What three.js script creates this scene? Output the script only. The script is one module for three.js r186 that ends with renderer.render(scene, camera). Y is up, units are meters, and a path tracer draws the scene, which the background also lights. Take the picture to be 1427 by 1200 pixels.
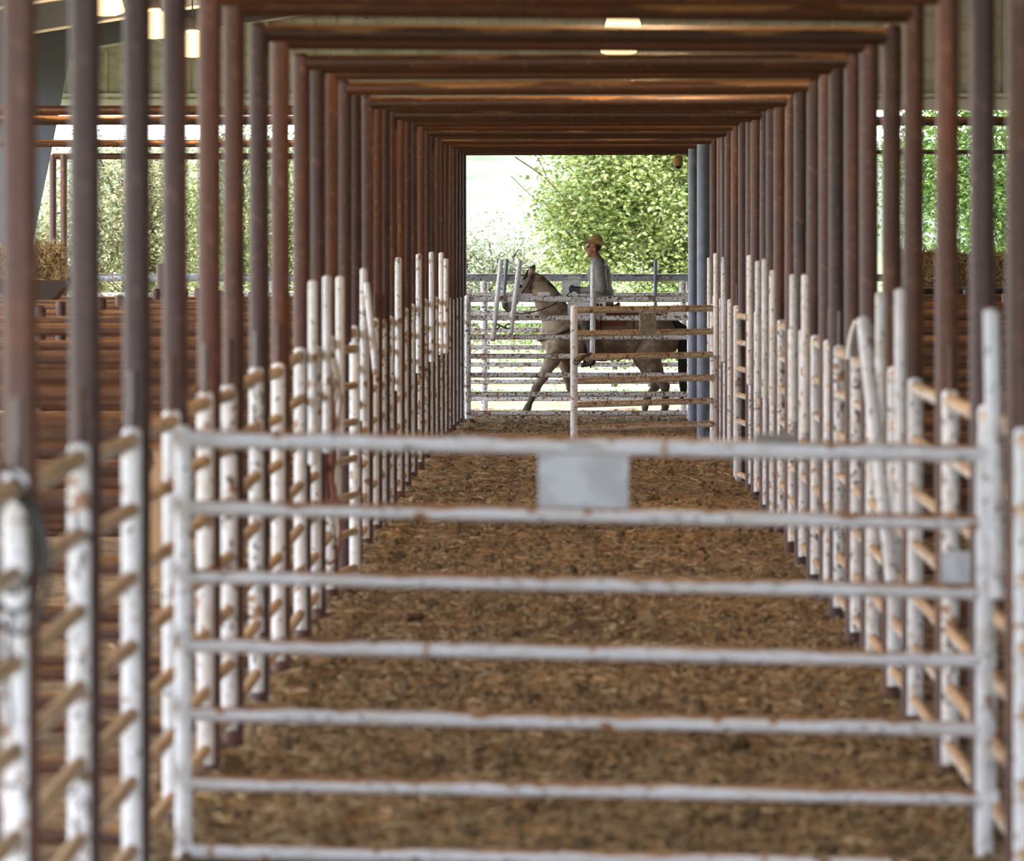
import * as THREE from 'three';
import { mergeGeometries } from 'three/addons/utils/BufferGeometryUtils.js';

// ---------------------------------------------------------------- camera, sky, exposure
const W = 1427, H = 1200, F = 12500;              // focal length in picture pixels
const EYE = 2.3, VX = 805, VY = 328;              // eye height, vanishing point of the alley
const scene = new THREE.Scene();
const camera = new THREE.PerspectiveCamera(2 * Math.atan(H / 2 / F) * 180 / Math.PI, W / H, 1, 2500);
camera.position.set(0, EYE, 0);
camera.rotation.order = 'YXZ';
camera.rotation.set(Math.atan((VY - H / 2) / F), Math.atan((VX - W / 2) / F), 0);
camera.focus = 118;
camera.userData.fStop = 7;
scene.add(camera);
const renderer = new THREE.WebGLRenderer({ antialias: true });
renderer.toneMapping = THREE.LinearToneMapping;
renderer.toneMappingExposure = 2.85;
renderer.shadowMap.enabled = true;

let seed = 12345;
function rnd() { seed = (seed * 1664525 + 1013904223) >>> 0; return seed / 4294967296; }
const rr = (a, b) => a + (b - a) * rnd();
const lerp = (a, b, t) => a + (b - a) * t, clamp = (x, a = 0, b = 1) => Math.min(b, Math.max(a, x));
const smooth = (a, b, x) => { const t = clamp((x - a) / (b - a)); return t * t * (3 - 2 * t); };
function hash(x, y, s) { let h = (x * 374761393 + y * 668265263 + s * 974634777) | 0; h = Math.imul(h ^ (h >>> 13), 1274126177); return ((h ^ (h >>> 16)) >>> 0) / 4294967296; }
function vnoise(x, y, s = 0, px = 0, py = 0) {     // value noise, period px, py when given
  const xi = Math.floor(x), yi = Math.floor(y), fx = x - xi, fy = y - yi, ux = fx * fx * (3 - 2 * fx), uy = fy * fy * (3 - 2 * fy);
  const m = (a, p) => p ? ((a % p) + p) % p : a;
  const a = hash(m(xi, px), m(yi, py), s), b = hash(m(xi + 1, px), m(yi, py), s), c = hash(m(xi, px), m(yi + 1, py), s), d = hash(m(xi + 1, px), m(yi + 1, py), s);
  return lerp(lerp(a, b, ux), lerp(c, d, ux), uy);
}
function fbm(x, y, s, oct = 4, px = 0, py = 0) { let v = 0, a = 0.5, t = 0; for (let i = 0; i < oct; i++) { v += a * vnoise(x, y, s + i * 17, px, py); t += a; a *= 0.5; x *= 2; y *= 2; px *= 2; py *= 2; } return v / t; }

const SKY = 2.3;
{ // a bright overcast sky: even air with soft cloud mottling, brighter towards the zenith
  const w = 512, h = 256, data = new Float32Array(w * h * 4);
  for (let j = 0; j < h; j++) for (let i = 0; i < w; i++) {
    const el = ((j + 0.5) / h - 0.5) * Math.PI, up = Math.max(0, Math.sin(el));
    const cl = fbm(i / w * 16, j / h * 12, 5, 4, 16, 0);
    const L = SKY * (0.8 + 0.55 * up) * (0.86 + 0.28 * cl) * (el < -0.02 ? 0.35 : 1), k = (j * w + i) * 4;
    data[k] = L * 0.97; data[k + 1] = L * 0.995; data[k + 2] = L * 1.05; data[k + 3] = 1;
  }
  const t = new THREE.DataTexture(data, w, h, THREE.RGBAFormat, THREE.FloatType);
  t.mapping = THREE.EquirectangularReflectionMapping; t.magFilter = t.minFilter = THREE.LinearFilter; t.needsUpdate = true;
  scene.background = t; scene.environment = t;
}

// ---------------------------------------------------------------- helpers
const taken = {};
function numbered(n) { taken[n] = (taken[n] ?? -1) + 1; return taken[n] ? n + '_' + String(taken[n]).padStart(3, '0') : n; }
function tag(o, label, category, group, kind) { o.userData = { label, category }; if (group) o.userData.group = group; if (kind) o.userData.kind = kind; return o; }
function thing(name, label, category, [x, y, z] = [0, 0, 0], group) {
  const o = new THREE.Group(); o.name = numbered(name); o.position.set(x, y, z); scene.add(o); return tag(o, label, category, group);
}
function part(name, g, m, parent = scene) {
  const o = new THREE.Mesh(g, m); o.name = parent === scene ? numbered(name) : name; o.castShadow = o.receiveShadow = true; parent.add(o); return o;
}
const ord = (n) => n + (n % 100 > 10 && n % 100 < 14 ? 'th' : ['th', 'st', 'nd', 'rd'][n % 10] ?? 'th');
const V = (x, y, z) => new THREE.Vector3(x, y, z);
// world point seen at picture pixel (px, py) at distance d down the alley
const at = (px, py, d) => V((px - VX) * d / F, EYE - (py - VY) * d / F, -d);
// pipe from a to b; u runs round it (0.5 on top of a lying pipe), v runs along it in units of 2 m
function pipe(a, b, r, { seg = 12, r2 = r, dome = 0, v0 = 0, rings = 1 } = {}) {
  const ax = b.clone().sub(a), L = ax.length(); ax.normalize();
  const ref = Math.abs(ax.y) > 0.9 ? V(0, 0, 1) : V(0, 1, 0), up = ref.clone().addScaledVector(ax, -ref.dot(ax)).normalize(), side = new THREE.Vector3().crossVectors(ax, up);
  const P = [], N = [], U = [], I = [], rows = [];
  for (let k = 0; k <= rings; k++) rows.push([L * k / rings, lerp(r, r2, k / rings), 0]);
  if (dome & 1) for (let k = 1; k <= 3; k++) { const t = k / 3 * Math.PI / 2; rows.push([L + r2 * 0.55 * Math.sin(t), Math.max(r2 * Math.cos(t), 1e-4), Math.sin(t)]); }
  if (dome & 2) for (let k = 1; k <= 3; k++) { const t = k / 3 * Math.PI / 2; rows.unshift([-r * 0.55 * Math.sin(t), Math.max(r * Math.cos(t), 1e-4), -Math.sin(t)]); }
  for (const [l, rad, nz] of rows) for (let i = 0; i <= seg; i++) {
    const t = (i / seg - 0.5) * 2 * Math.PI, c = Math.cos(t), s = Math.sin(t), q = Math.sqrt(1 - nz * nz);
    P.push(a.x + ax.x * l + (up.x * c + side.x * s) * rad, a.y + ax.y * l + (up.y * c + side.y * s) * rad, a.z + ax.z * l + (up.z * c + side.z * s) * rad);
    N.push((up.x * c + side.x * s) * q + ax.x * nz, (up.y * c + side.y * s) * q + ax.y * nz, (up.z * c + side.z * s) * q + ax.z * nz);
    U.push(i / seg, l / 2 + v0);
  }
  for (let k = 0; k < rows.length - 1; k++) for (let i = 0; i < seg; i++) { const p = k * (seg + 1) + i, q = p + seg + 1; I.push(p, p + 1, q, p + 1, q + 1, q); }
  const cap = (row, sgn) => { const [l, rad] = rows[row], c0 = P.length / 3; P.push(a.x + ax.x * l, a.y + ax.y * l, a.z + ax.z * l); N.push(ax.x * sgn, ax.y * sgn, ax.z * sgn); U.push(0.5, l / 2);
    for (let i = 0; i <= seg; i++) { const p = (row * (seg + 1) + i) * 3; P.push(P[p], P[p + 1], P[p + 2]); N.push(ax.x * sgn, ax.y * sgn, ax.z * sgn); U.push(i / seg, l / 2); }
    for (let i = 0; i < seg; i++) sgn > 0 ? I.push(c0, c0 + 2 + i, c0 + 1 + i) : I.push(c0, c0 + 1 + i, c0 + 2 + i); };
  if (!(dome & 1)) cap(rows.length - 1, 1);
  if (!(dome & 2)) cap(0, -1);
  const g = new THREE.BufferGeometry();
  g.setAttribute('position', new THREE.Float32BufferAttribute(P, 3)); g.setAttribute('normal', new THREE.Float32BufferAttribute(N, 3)); g.setAttribute('uv', new THREE.Float32BufferAttribute(U, 2)); g.setIndex(I);
  // pipe winding: keep faces outward
  const n = new THREE.Vector3().crossVectors(side, up); if (n.dot(ax) > 0) { const ix = g.index.array; for (let i = 0; i < ix.length; i += 3) { const t = ix[i]; ix[i] = ix[i + 1]; ix[i + 1] = t; } }
  return g;
}
function box(x0, x1, y0, y1, z0, z1) { const g = new THREE.BoxGeometry(x1 - x0, y1 - y0, z1 - z0); g.translate((x0 + x1) / 2, (y0 + y1) / 2, (z0 + z1) / 2); return g; }
function tube(pts, r, seg = 40, rad = 6) { return new THREE.TubeGeometry(new THREE.CatmullRomCurve3(pts), seg, r, rad, false); }
const merge = (list) => mergeGeometries(list.map((g) => g.index ? g.toNonIndexed() : g).map((g) => { for (const k of Object.keys(g.attributes)) if (!['position', 'normal', 'uv', 'color'].includes(k)) g.deleteAttribute(k); return g; }));

// ---------------------------------------------------------------- textures
function tex(w, h, fn, srgb = true) {
  const data = new Uint8Array(w * h * 4), c = [0, 0, 0];
  for (let j = 0; j < h; j++) for (let i = 0; i < w; i++) { fn(i / w, j / h, c, i, j); const k = (j * w + i) * 4; for (let q = 0; q < 3; q++) data[k + q] = clamp(c[q], 0, 255); data[k + 3] = 255; }
  const t = new THREE.DataTexture(data, w, h); t.wrapS = t.wrapT = THREE.RepeatWrapping; t.magFilter = THREE.LinearFilter; t.minFilter = THREE.LinearMipmapLinearFilter; t.generateMipmaps = true;
  if (srgb) t.colorSpace = THREE.SRGBColorSpace; t.needsUpdate = true; return t;
}
const mix3 = (c, a, t) => { for (let k = 0; k < 3; k++) c[k] = lerp(c[k], a[k], t); };
const set3 = (c, a) => { c[0] = a[0]; c[1] = a[1]; c[2] = a[2]; };
// white painted pipe: dirt caked on top with a ragged outline (cover = half width in u), rust blots, chips
function whitePipe(s, { cover = 0, dirt = [168, 124, 84], base = [236, 239, 246], rust = 0.25, chip = 0.2, w = 64, h = 256 } = {}) {
  return tex(w, h, (u, v, c) => {
    const n = fbm(u * 4, v * 24, s, 4, 4, 24), n2 = fbm(u * 8, v * 64, s + 50, 3, 8, 64), lon = fbm(u * 2, v * 6, s + 9, 3, 2, 6);
    set3(c, base); const g = 0.93 + 0.12 * n2; for (let k = 0; k < 3; k++) c[k] *= g;
    mix3(c, [204, 198, 188], smooth(0.5, 0.8, n) * 0.5);
    if (cover) { const edge = Math.abs(u - 0.5) + (n - 0.5) * 0.16 + (lon - 0.5) * 0.22; const k = 1 - smooth(cover - 0.03, cover + 0.03, edge);
      mix3(c, [dirt[0] * (0.8 + 0.4 * n2), dirt[1] * (0.78 + 0.44 * n2), dirt[2] * (0.75 + 0.5 * n2)], k * 0.95); }
    mix3(c, [140, 84, 44], smooth(0.74 - rust * 0.2, 0.8 - rust * 0.2, fbm(u * 3, v * 30, s + 77, 3, 3, 30)) * 0.7);
    mix3(c, [82, 72, 64], smooth(0.8 - chip * 0.2, 0.86 - chip * 0.2, fbm(u * 10, v * 90, s + 31, 2, 10, 90)) * 0.9);
  });
}
function brownPipe(s, base, rustAmt, rustCol = [112, 62, 34], top = 0) {
  return tex(64, 256, (u, v, c) => {
    const n = fbm(u * 3, v * 6, s, 3, 3, 6), n2 = fbm(u * 12, v * 80, s + 5, 3, 12, 80);
    set3(c, base); mix3(c, rustCol, smooth(1 - rustAmt - 0.18, 1 - rustAmt + 0.1, n) * 0.9);
    const g = 0.86 + 0.28 * n2; for (let k = 0; k < 3; k++) c[k] *= g;
    mix3(c, [150, 118, 96], smooth(0.75, 0.8, fbm(u * 8, v * 60, s + 90, 2, 8, 60)) * 0.35);
    if (top) { const edge = Math.abs(u - 0.5) + (n - 0.5) * 0.25 + (n2 - 0.5) * 0.08; mix3(c, [172, 126, 76], (1 - smooth(top - 0.04, top + 0.04, edge)) * 0.85); }  // lighter top band: settled dust, with light from overhead painted into the colour
  });
}
const std = (o) => new THREE.MeshStandardMaterial({ roughness: 0.55, ...o });
const M = {
  white: [1, 2, 3].map((s) => std({ map: whitePipe(s, { rust: 0.12, chip: 0.1 }), roughness: 0.42 })),
  whiteFar: [4, 5].map((s) => std({ map: whitePipe(s, { rust: 0.2, chip: 0.6 }), roughness: 0.42 })),
  railSide: [11, 12, 13].map((s) => std({ map: whitePipe(s, { cover: 0.27, dirt: [188, 156, 120], base: [234, 227, 216], rust: 0.1, chip: 0.1 }), roughness: 0.6 })),
  railGate: [21, 22, 23].map((s) => std({ map: whitePipe(s, { cover: 0.13, dirt: [158, 112, 78], rust: 0.1, chip: 0.05, base: [230, 234, 242] }), roughness: 0.42 })),
  railFar: [31, 32, 33].map((s) => std({ map: whitePipe(s, { cover: 0.1, dirt: [176, 150, 124], rust: 0.3, chip: 0.7 }), roughness: 0.45 })),
  railTan: [41, 42].map((s) => std({ map: whitePipe(s, { cover: 0.22, dirt: [188, 156, 120], rust: 0.3, chip: 0.5, base: [234, 227, 216] }), roughness: 0.6 })),
  post: [[84, 56, 54], [80, 54, 52], [90, 56, 46], [76, 53, 51], [84, 52, 40]].map((b, i) => std({ map: brownPipe(51 + i, b, [0.1, 0.1, 0.3, 0.05, 0.45][i], [100, 58, 34]), roughness: 0.48 })),
  beam: [61, 62, 63].map((s, i) => std({ map: brownPipe(s, [[74, 48, 36], [70, 46, 36], [80, 52, 36]][i], 0.25, [98, 58, 34], [0.11, 0.15, 0.19][i]), roughness: 0.42 })),  // golden tops: dust mixed with painted lamp light
  pen: [71, 72, 73].map((s, i) => std({ map: brownPipe(s, [[90, 62, 52], [98, 66, 52], [84, 60, 52]][i], 0.3, [108, 74, 52], 0.1), roughness: 0.55 })),
  galv: std({ map: tex(64, 256, (u, v, c) => { const n = fbm(u * 4, v * 20, 81, 4, 4, 20), n2 = fbm(u * 16, v * 100, 83, 2, 16, 100); set3(c, [124, 136, 160]); mix3(c, [102, 110, 128], n); mix3(c, [104, 100, 100], smooth(0.74, 0.8, n2) * 0.4); }), roughness: 0.45, metalness: 0.25 }),
  blueRail: std({ map: whitePipe(86, { cover: 0.1, dirt: [84, 70, 62], base: [158, 166, 180], rust: 0.1, chip: 0.5 }), roughness: 0.45 }),
  rod: std({ color: 0x5d4338, roughness: 0.6 }), rodGrey: std({ color: 0x77716e, roughness: 0.5, metalness: 0.3 }),
  plate: std({ map: tex(64, 64, (u, v, c) => { const n = fbm(u * 3, v * 3, 91, 4, 3, 3); set3(c, [206, 216, 224]); mix3(c, [184, 188, 196], smooth(0.42, 0.7, n)); }), roughness: 0.5 }),
  plateWorn: std({ map: tex(64, 64, (u, v, c) => { const n = fbm(u * 6, v * 6, 93, 4, 6, 6); set3(c, [186, 184, 180]); mix3(c, [132, 130, 128], smooth(0.4, 0.65, fbm(u * 14, v * 14, 94, 3, 14, 14)) * 0.8); }), roughness: 0.6 }),
  black: std({ color: 0x1b1a1a, roughness: 0.6 }), darkSteel: std({ color: 0x4a4c52, roughness: 0.5, metalness: 0.4 }),
};
const pick = (list, i) => list[((i % list.length) + list.length) % list.length];

// ---------------------------------------------------------------- floor
const XP = 1.55;                                  // post lines of the alley
const floorBase = (d) => d < 95 ? 0 : Math.max(-0.31, -0.27 * (d - 95) / 31);
function floorY(x, d) {
  const edge = smooth(1.0, 1.6, Math.abs(x)) * (1 - smooth(1.7, 2.4, Math.abs(x)));
  return floorBase(d) + (fbm(x * 1.3, d * 0.9, 101, 3) - 0.5) * 0.07 + (fbm(x * 7, d * 6, 103, 3) - 0.5) * 0.05 + (vnoise(x * 24, d * 22, 107) - 0.5) * 0.022 + edge * (fbm(x * 3, d * 2.5, 109, 3) - 0.35) * 0.09;
}
const dirtMap = (() => {
  const n = 1024, data = new Float32Array(n * n * 3);
  for (let j = 0; j < n; j++) for (let i = 0; i < n; i++) {
    const u = i / n, v = j / n, a = fbm(u * 6, v * 6, 111, 5, 6, 6), b = fbm(u * 60, v * 60, 113, 3, 60, 60), k = (j * n + i) * 3, c = [146, 115, 78];
    mix3(c, [98, 72, 46], smooth(0.42, 0.68, a) * 0.8); mix3(c, [184, 150, 104], smooth(0.5, 0.75, b) * 0.65); mix3(c, [68, 50, 34], smooth(0.5, 0.3, b) * 0.65);
    data[k] = c[0]; data[k + 1] = c[1]; data[k + 2] = c[2];
  }
  for (let s = 0; s < 9000; s++) {                 // trodden-in chaff
    let x = rnd() * n, y = rnd() * n; const t = rnd() * 6.283, L = rr(3, 16), col = pick([[186, 150, 96], [160, 124, 76], [206, 178, 128], [134, 98, 58]], Math.floor(rnd() * 4)), o = rr(0.4, 0.95);
    for (let q = 0; q < L; q++) { const k = (((y | 0) + n) % n * n + ((x | 0) + n) % n) * 3; for (let e = 0; e < 3; e++) data[k + e] = lerp(data[k + e], col[e], o); x += Math.cos(t); y += Math.sin(t); }
  }
  return tex(n, n, (u, v, c, i, j) => { const k = (j * n + i) * 3; c[0] = data[k]; c[1] = data[k + 1]; c[2] = data[k + 2]; });
})();
const dirtBump = tex(512, 512, (u, v, c) => { const b = fbm(u * 40, v * 40, 117, 4, 40, 40) * 255; c[0] = c[1] = c[2] = b; }, false);
M.dirt = std({ map: dirtMap, bumpMap: dirtBump, bumpScale: 0.012, roughness: 0.95, vertexColors: true });
function grid(x0, x1, d0, d1, nx, nd) {
  const P = [], U = [], C = [], I = [];
  for (let j = 0; j <= nd; j++) for (let i = 0; i <= nx; i++) {
    const x = lerp(x0, x1, i / nx), d = lerp(d0, d1, j / nd); P.push(x, floorY(x, d), -d); U.push(x / 2.4, d / 2.4);
    const patch = fbm(x * 0.8 + 3, d * 0.45, 121, 4), wet = smooth(0.5, 0.72, patch), hay = smooth(0.56, 0.74, fbm(x * 1.1, d * 0.5 + 9, 127, 4)), k = lerp(1, 0.62, wet);
    C.push(k * lerp(1, 1.3, hay), k * lerp(1, 1.24, hay), k * lerp(1, 1.05, hay));
  }
  for (let j = 0; j < nd; j++) for (let i = 0; i < nx; i++) { const a = j * (nx + 1) + i, b = a + nx + 1; I.push(a, a + 1, b, a + 1, b + 1, b); }
  const g = new THREE.BufferGeometry(); g.setAttribute('position', new THREE.Float32BufferAttribute(P, 3)); g.setAttribute('uv', new THREE.Float32BufferAttribute(U, 2)); g.setAttribute('color', new THREE.Float32BufferAttribute(C, 3)); g.setIndex(I); g.computeVertexNormals(); return g;
}
{
  const g = mergeGeometries([grid(-1.75, 1.75, 29, 134, 96, 2500), grid(-8.2, -1.75, 10, 134, 22, 420), grid(1.75, 17, 10, 134, 40, 420), grid(-1.75, 1.75, 10, 29, 14, 70)]);
  tag(part('floor', g, M.dirt), 'trampled brown dirt and straw floor of the alley and pens', 'floor', null, 'structure');
}
function scatter(name, label, cat, geo, mat, n, place, tint) {
  const im = new THREE.InstancedMesh(geo, mat, n), m = new THREE.Matrix4(), q = new THREE.Quaternion(), e = new THREE.Euler(), c = new THREE.Color();
  for (let i = 0; i < n; i++) { const p = place(i); e.set(p.rx, p.ry, p.rz, 'YXZ'); m.compose(p.at, q.setFromEuler(e), V(p.sx, p.sy, p.sz)); im.setMatrixAt(i, m); im.setColorAt(i, tint(c)); }
  im.castShadow = im.receiveShadow = true; im.name = name; return im;
}
{
  // d is spread so that the picture fills evenly: more per metre near the camera
  const alongD = () => 1 / lerp(1 / 30, 1 / 133, rnd());
  const straw = scatter('loose_straw', '', '', new THREE.BoxGeometry(1, 1, 1), std({ color: 0xffffff, roughness: 0.8 }), 26000, () => {
    const pen = rnd() < 0.3, x = pen ? (rnd() < 0.7 ? rr(-7.4, -1.7) : rr(1.7, 9)) : rr(-1.6, 1.6), d = alongD(), L = rr(0.02, 0.11) * (rnd() < 0.12 ? 1.7 : 1);
    return { at: V(x, floorY(x, d) + 0.006, -d), rx: 0, ry: rnd() * 6.283, rz: rr(-0.25, 0.25), sx: L, sy: 0.004, sz: rr(0.004, 0.008) };
  }, (c) => { const k = rnd(); c.setRGB(lerp(0.28, 0.78, k * k), lerp(0.19, 0.64, k * k), lerp(0.08, 0.4, k * k)); return c; });
  scene.add(tag(straw, 'loose golden straw bits scattered over the dirt floor', 'straw', null, 'stuff'));
  const clodG = new THREE.IcosahedronGeometry(1, 1); { const p = clodG.attributes.position; for (let i = 0; i < p.count; i++) { const k = 0.7 + 0.6 * hash(Math.round(p.getX(i) * 50), Math.round(p.getY(i) * 50 + p.getZ(i) * 131), 7); p.setXYZ(i, p.getX(i) * k, p.getY(i) * k, p.getZ(i) * k); } clodG.computeVertexNormals(); }
  const clods = scatter('dirt_clods', '', '', clodG, std({ color: 0xffffff, roughness: 1 }), 16000, () => {
    const x = rr(-1.65, 1.65), d = alongD(), r = rr(0.006, 0.02) * (rnd() < 0.05 ? 2 : 1);
    return { at: V(x, floorY(x, d) + r * 0.3, -d), rx: rnd() * 6, ry: rnd() * 6, rz: rnd() * 6, sx: r * rr(0.8, 1.6), sy: r * rr(0.6, 1), sz: r * rr(0.8, 1.6) };
  }, (c) => { const k = rnd(); c.setRGB(lerp(0.09, 0.3, k), lerp(0.062, 0.21, k), lerp(0.033, 0.11, k)); return c; });
  scene.add(tag(clods, 'crumbled brown dirt clods lying on the alley floor', 'dirt', null, 'stuff'));
}

// ---------------------------------------------------------------- barn shell
const XL = -8.0, XRIDGE = 4.2, XR = 16, DG = 134, DF = 12;
const roofY = (x) => x < XRIDGE ? 5.15 + 0.147 * (x + 6.9) : 5.15 + 0.147 * (2 * XRIDGE - x + 6.9);
M.roof = std({ map: tex(256, 64, (u, v, c) => { const n = fbm(u * 8, v * 8, 131, 3, 8, 8); set3(c, [98, 104, 120]); mix3(c, [84, 90, 106], n); }), roughness: 0.55 });
M.frame = std({ color: 0x545a68, roughness: 0.5 });
M.flange = std({ color: 0xc9c9c6, roughness: 0.4 });
M.siding = [0, 1, 2].map((i) => std({ map: tex(32, 128, (u, v, c) => { const n = fbm(u * 4, v * 10, 141 + i, 4, 4, 10); set3(c, [[206, 200, 184], [198, 194, 180], [212, 206, 192]][i]); mix3(c, [176, 168, 150], smooth(0.45, 0.7, n) * 0.6); }), roughness: 0.5 }));
M.trim = std({ color: 0xd8d5cc, roughness: 0.45 });
{
  const slab = (x0, x1) => { const s = new THREE.Shape([[x0, roofY(x0)], [x1, roofY(x1)], [x1, roofY(x1) + 0.12], [x0, roofY(x0) + 0.12]].map((p) => new THREE.Vector2(...p))); const g = new THREE.ExtrudeGeometry(s, { depth: DG - DF + 0.6, bevelEnabled: false }); g.translate(0, 0, -DG - 0.5); return g; };
  const ceil = new THREE.Group(); ceil.name = 'ceiling'; scene.add(ceil); tag(ceil, 'dark grey metal barn roof seen from below', 'roof', null, 'structure');
  part('roof_sheet', slab(XL - 0.4, XRIDGE), M.roof, ceil); part('roof_sheet', slab(XRIDGE, XR + 0.4), M.roof, ceil);
  for (let x = XL + 0.5; x < XR; x += 1.45) { const y = roofY(x); part('purlin', box(x - 0.035, x + 0.035, y - 0.17, y + 0.01, -DG, -DF), M.frame, ceil); }
  // gable wall at the far end: ribbed sheets hung above a wide opening
  const wall = new THREE.Group(); wall.name = 'wall_far'; scene.add(wall); tag(wall, 'cream ribbed metal siding above the far barn opening', 'wall', null, 'structure');
  const yb = 4.27; let k = 0;
  for (let x = XL; x < XR - 0.05; x += 0.31, k++) {
    const x1 = Math.min(x + 0.31, XR), s = new THREE.Shape([[x, yb], [x1, yb], [x1, roofY(x1)], [x, roofY(x)]].map((p) => new THREE.Vector2(...p)));
    const sheet = new THREE.ExtrudeGeometry(s, { depth: 0.012, bevelEnabled: false }); sheet.translate(0, 0, -DG);
    const yt = roofY(x + 0.02) - 0.01, rib = new THREE.ExtrudeGeometry(new THREE.Shape([[0, 0], [0.05, 0], [0.038, 0.03], [0.012, 0.03]].map((p) => new THREE.Vector2(...p))), { depth: yt - yb, bevelEnabled: false });
    rib.rotateX(-Math.PI / 2); rib.translate(x, yb, 0); rib.scale(1, 1, 1); rib.rotateX(0); rib.translate(0, 0, -DG + 0.012 + 0.03); 
    part('siding_panel', merge([sheet, rib]), pick(M.siding, k * 7), wall);
  }
  part('sill_trim', merge([box(XL, XR, yb - 0.1, yb + 0.06, -DG - 0.06, -DG + 0.07), box(XL, XR, yb + 0.1, yb + 0.15, -DG - 0.05, -DG + 0.09)]), M.trim, wall);
  const wl = new THREE.Group(); wl.name = 'wall_left'; scene.add(wl); tag(wl, 'narrow band of grey siding under the barn eave', 'wall', null, 'structure');
  for (let d = DF; d < DG - 1; d += 3) part('siding_panel', box(XL - 0.02, XL, 4.35, roofY(XL), -Math.min(d + 2.99, DG), -d), M.roof, wl);
  const wr = new THREE.Group(); wr.name = 'wall_right'; scene.add(wr); tag(wr, 'grey metal siding along the far side of the barn', 'wall', null, 'structure');
  for (let d = DF; d < DG - 1; d += 3) part('siding_panel', box(XR, XR + 0.02, 1.2, roofY(XR), -Math.min(d + 2.99, DG), -d), M.roof, wr);
}
// rigid steel frames with tapered columns carry the roof
for (let k = 0, d = 117; d > 15; d -= 10, k++) {
  const f = thing('roof_frame', k === 0 ? 'grey tapered steel roof frame beside the horse and rider' : `grey tapered steel roof frame under the roof, ${ord(k + 1)} counted from the horse`, 'roof frame', [0, floorBase(d), -d], 'steel roof frames');
  const y0 = -floorBase(d), sh = (pts) => { const g = new THREE.ExtrudeGeometry(new THREE.Shape(pts.map((p) => new THREE.Vector2(p[0], p[1]))), { depth: 0.16, bevelEnabled: false }); g.translate(0, 0, -0.08); return g; };
  const under = (x, dep) => roofY(x) + y0 - 0.18 - dep;
  part('column', sh([[XL + 0.05, -0.1], [XL + 0.38, -0.1], [-6.6, under(-6.6, 0.3)], [-6.6, under(-6.6, 0)], [XL + 0.05, under(XL, 0)]]), M.frame, f);
  part('rafter', sh([[-6.55, under(-6.55, 0)], [-6.55, under(-6.55, 0.3)], [XRIDGE, under(XRIDGE, 0.2)], [XRIDGE, under(XRIDGE, 0)]]), M.frame, f);
  part('rafter', sh([[XRIDGE, under(XRIDGE, 0)], [XRIDGE, under(XRIDGE, 0.2)], [XR - 1, under(XR - 1, 0.3)], [XR - 1, under(XR - 1, 0)]]), M.frame, f);
  part('column', sh([[XR - 0.05, -0.1], [XR - 0.25, -0.1], [XR - 1, under(XR - 1, 0.3)], [XR - 1, under(XR - 1, 0)], [XR - 0.05, under(XR, 0)]]), M.frame, f);
  part('flange', pipe(V(-6.55, under(-6.55, 0.31), 0.07), V(XRIDGE, under(XRIDGE, 0.21), 0.07), 0.022, { seg: 6 }), M.flange, f);
}
// lamps
M.lampGlow = std({ color: 0xffe9c4, emissive: 0xffd8a4, emissiveIntensity: 0.9, roughness: 0.4 });
M.lampCap = std({ color: 0x8a8580, roughness: 0.5, metalness: 0.3 });
function lamp(x, d, label, power) {
  const yb = EYE + 2.1, o = thing('high_bay_lamp', label, 'lamp', [x, yb, -d], 'hanging barn lamps');
  const prof = [[0.001, 0.0], [0.12, 0.005], [0.2, 0.03], [0.215, 0.05], [0.2, 0.09], [0.165, 0.22], [0.12, 0.29], [0.001, 0.3]].map((p) => new THREE.Vector2(...p));
  part('shade', new THREE.LatheGeometry(prof, 20), M.lampGlow, o);
  part('ballast', new THREE.LatheGeometry([[0.001, 0.29], [0.09, 0.3], [0.1, 0.34], [0.1, 0.44], [0.05, 0.48], [0.001, 0.48]].map((p) => new THREE.Vector2(...p)), 14), M.lampCap, o);
  part('hanger', pipe(V(0, 0.47, 0), V(0, roofY(x) - yb + 0.02, 0), 0.012, { seg: 6 }), M.rodGrey, o);
  const l = new THREE.PointLight(0xffd2a0, power); l.name = 'lamp_light'; l.position.set(0, 0.15, 0); l.shadow.radius = 4; l.castShadow = true; o.add(l);
}
for (let k = 0, d = 125; d > 30; d -= 10, k++) {
  if (d < 110) lamp(0.48, d, `warm bell shaped lamp over the alley, ${ord(k - 1)} from the barn opening`, 5);
  if (d < 110) lamp(-4.55, d + 1, `warm bell shaped lamp over the horse-head side pens, ${ord(k - 1)} from the opening`, 5);
}

// ---------------------------------------------------------------- alley portals
const PD = [25, 28.2, 31.5, 34.6, 37.7, 40.9, 44, 47.3, 50.6, 53.5, 56.4, 59.5, 62.6, 65.8, 69, 71.8, 74.6, 78, 81, 84.2, 88, 91.6, 94.8, 98, 101.5, 104.8, 108, 111.2, 114.6, 118, 121.5];
const RIGHT = { 3: 34.3, 5: 41.6, 6: 44.3, 7: 47.6, 8: 50.3, 9: 53.6, 10: 55.8, 11: 58.9, 12: 62.1, 13: 65.2, 14: 68.7, 15: 71.5, 16: 74.1, 17: 77.8, 18: 80.3, 19: 83.8, 22: 94.3, 23: 96.8 }, LEFT = { 5: 40.3, 6: 43.7, 7: 46.9 };
const postD = (s, i) => (s < 0 ? LEFT : RIGHT)[i] ?? PD[i];   // the two posts of a frame do not stand exactly opposite each other
const RP = 0.05, RISE = { 5: 0.03, 6: -0.012, 7: 0.018, 8: -0.024, 9: 0.01, 10: 0.022, 11: -0.024, 12: 0.02, 13: -0.03, 14: 0.005, 15: 0.02, 16: -0.02 };
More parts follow.
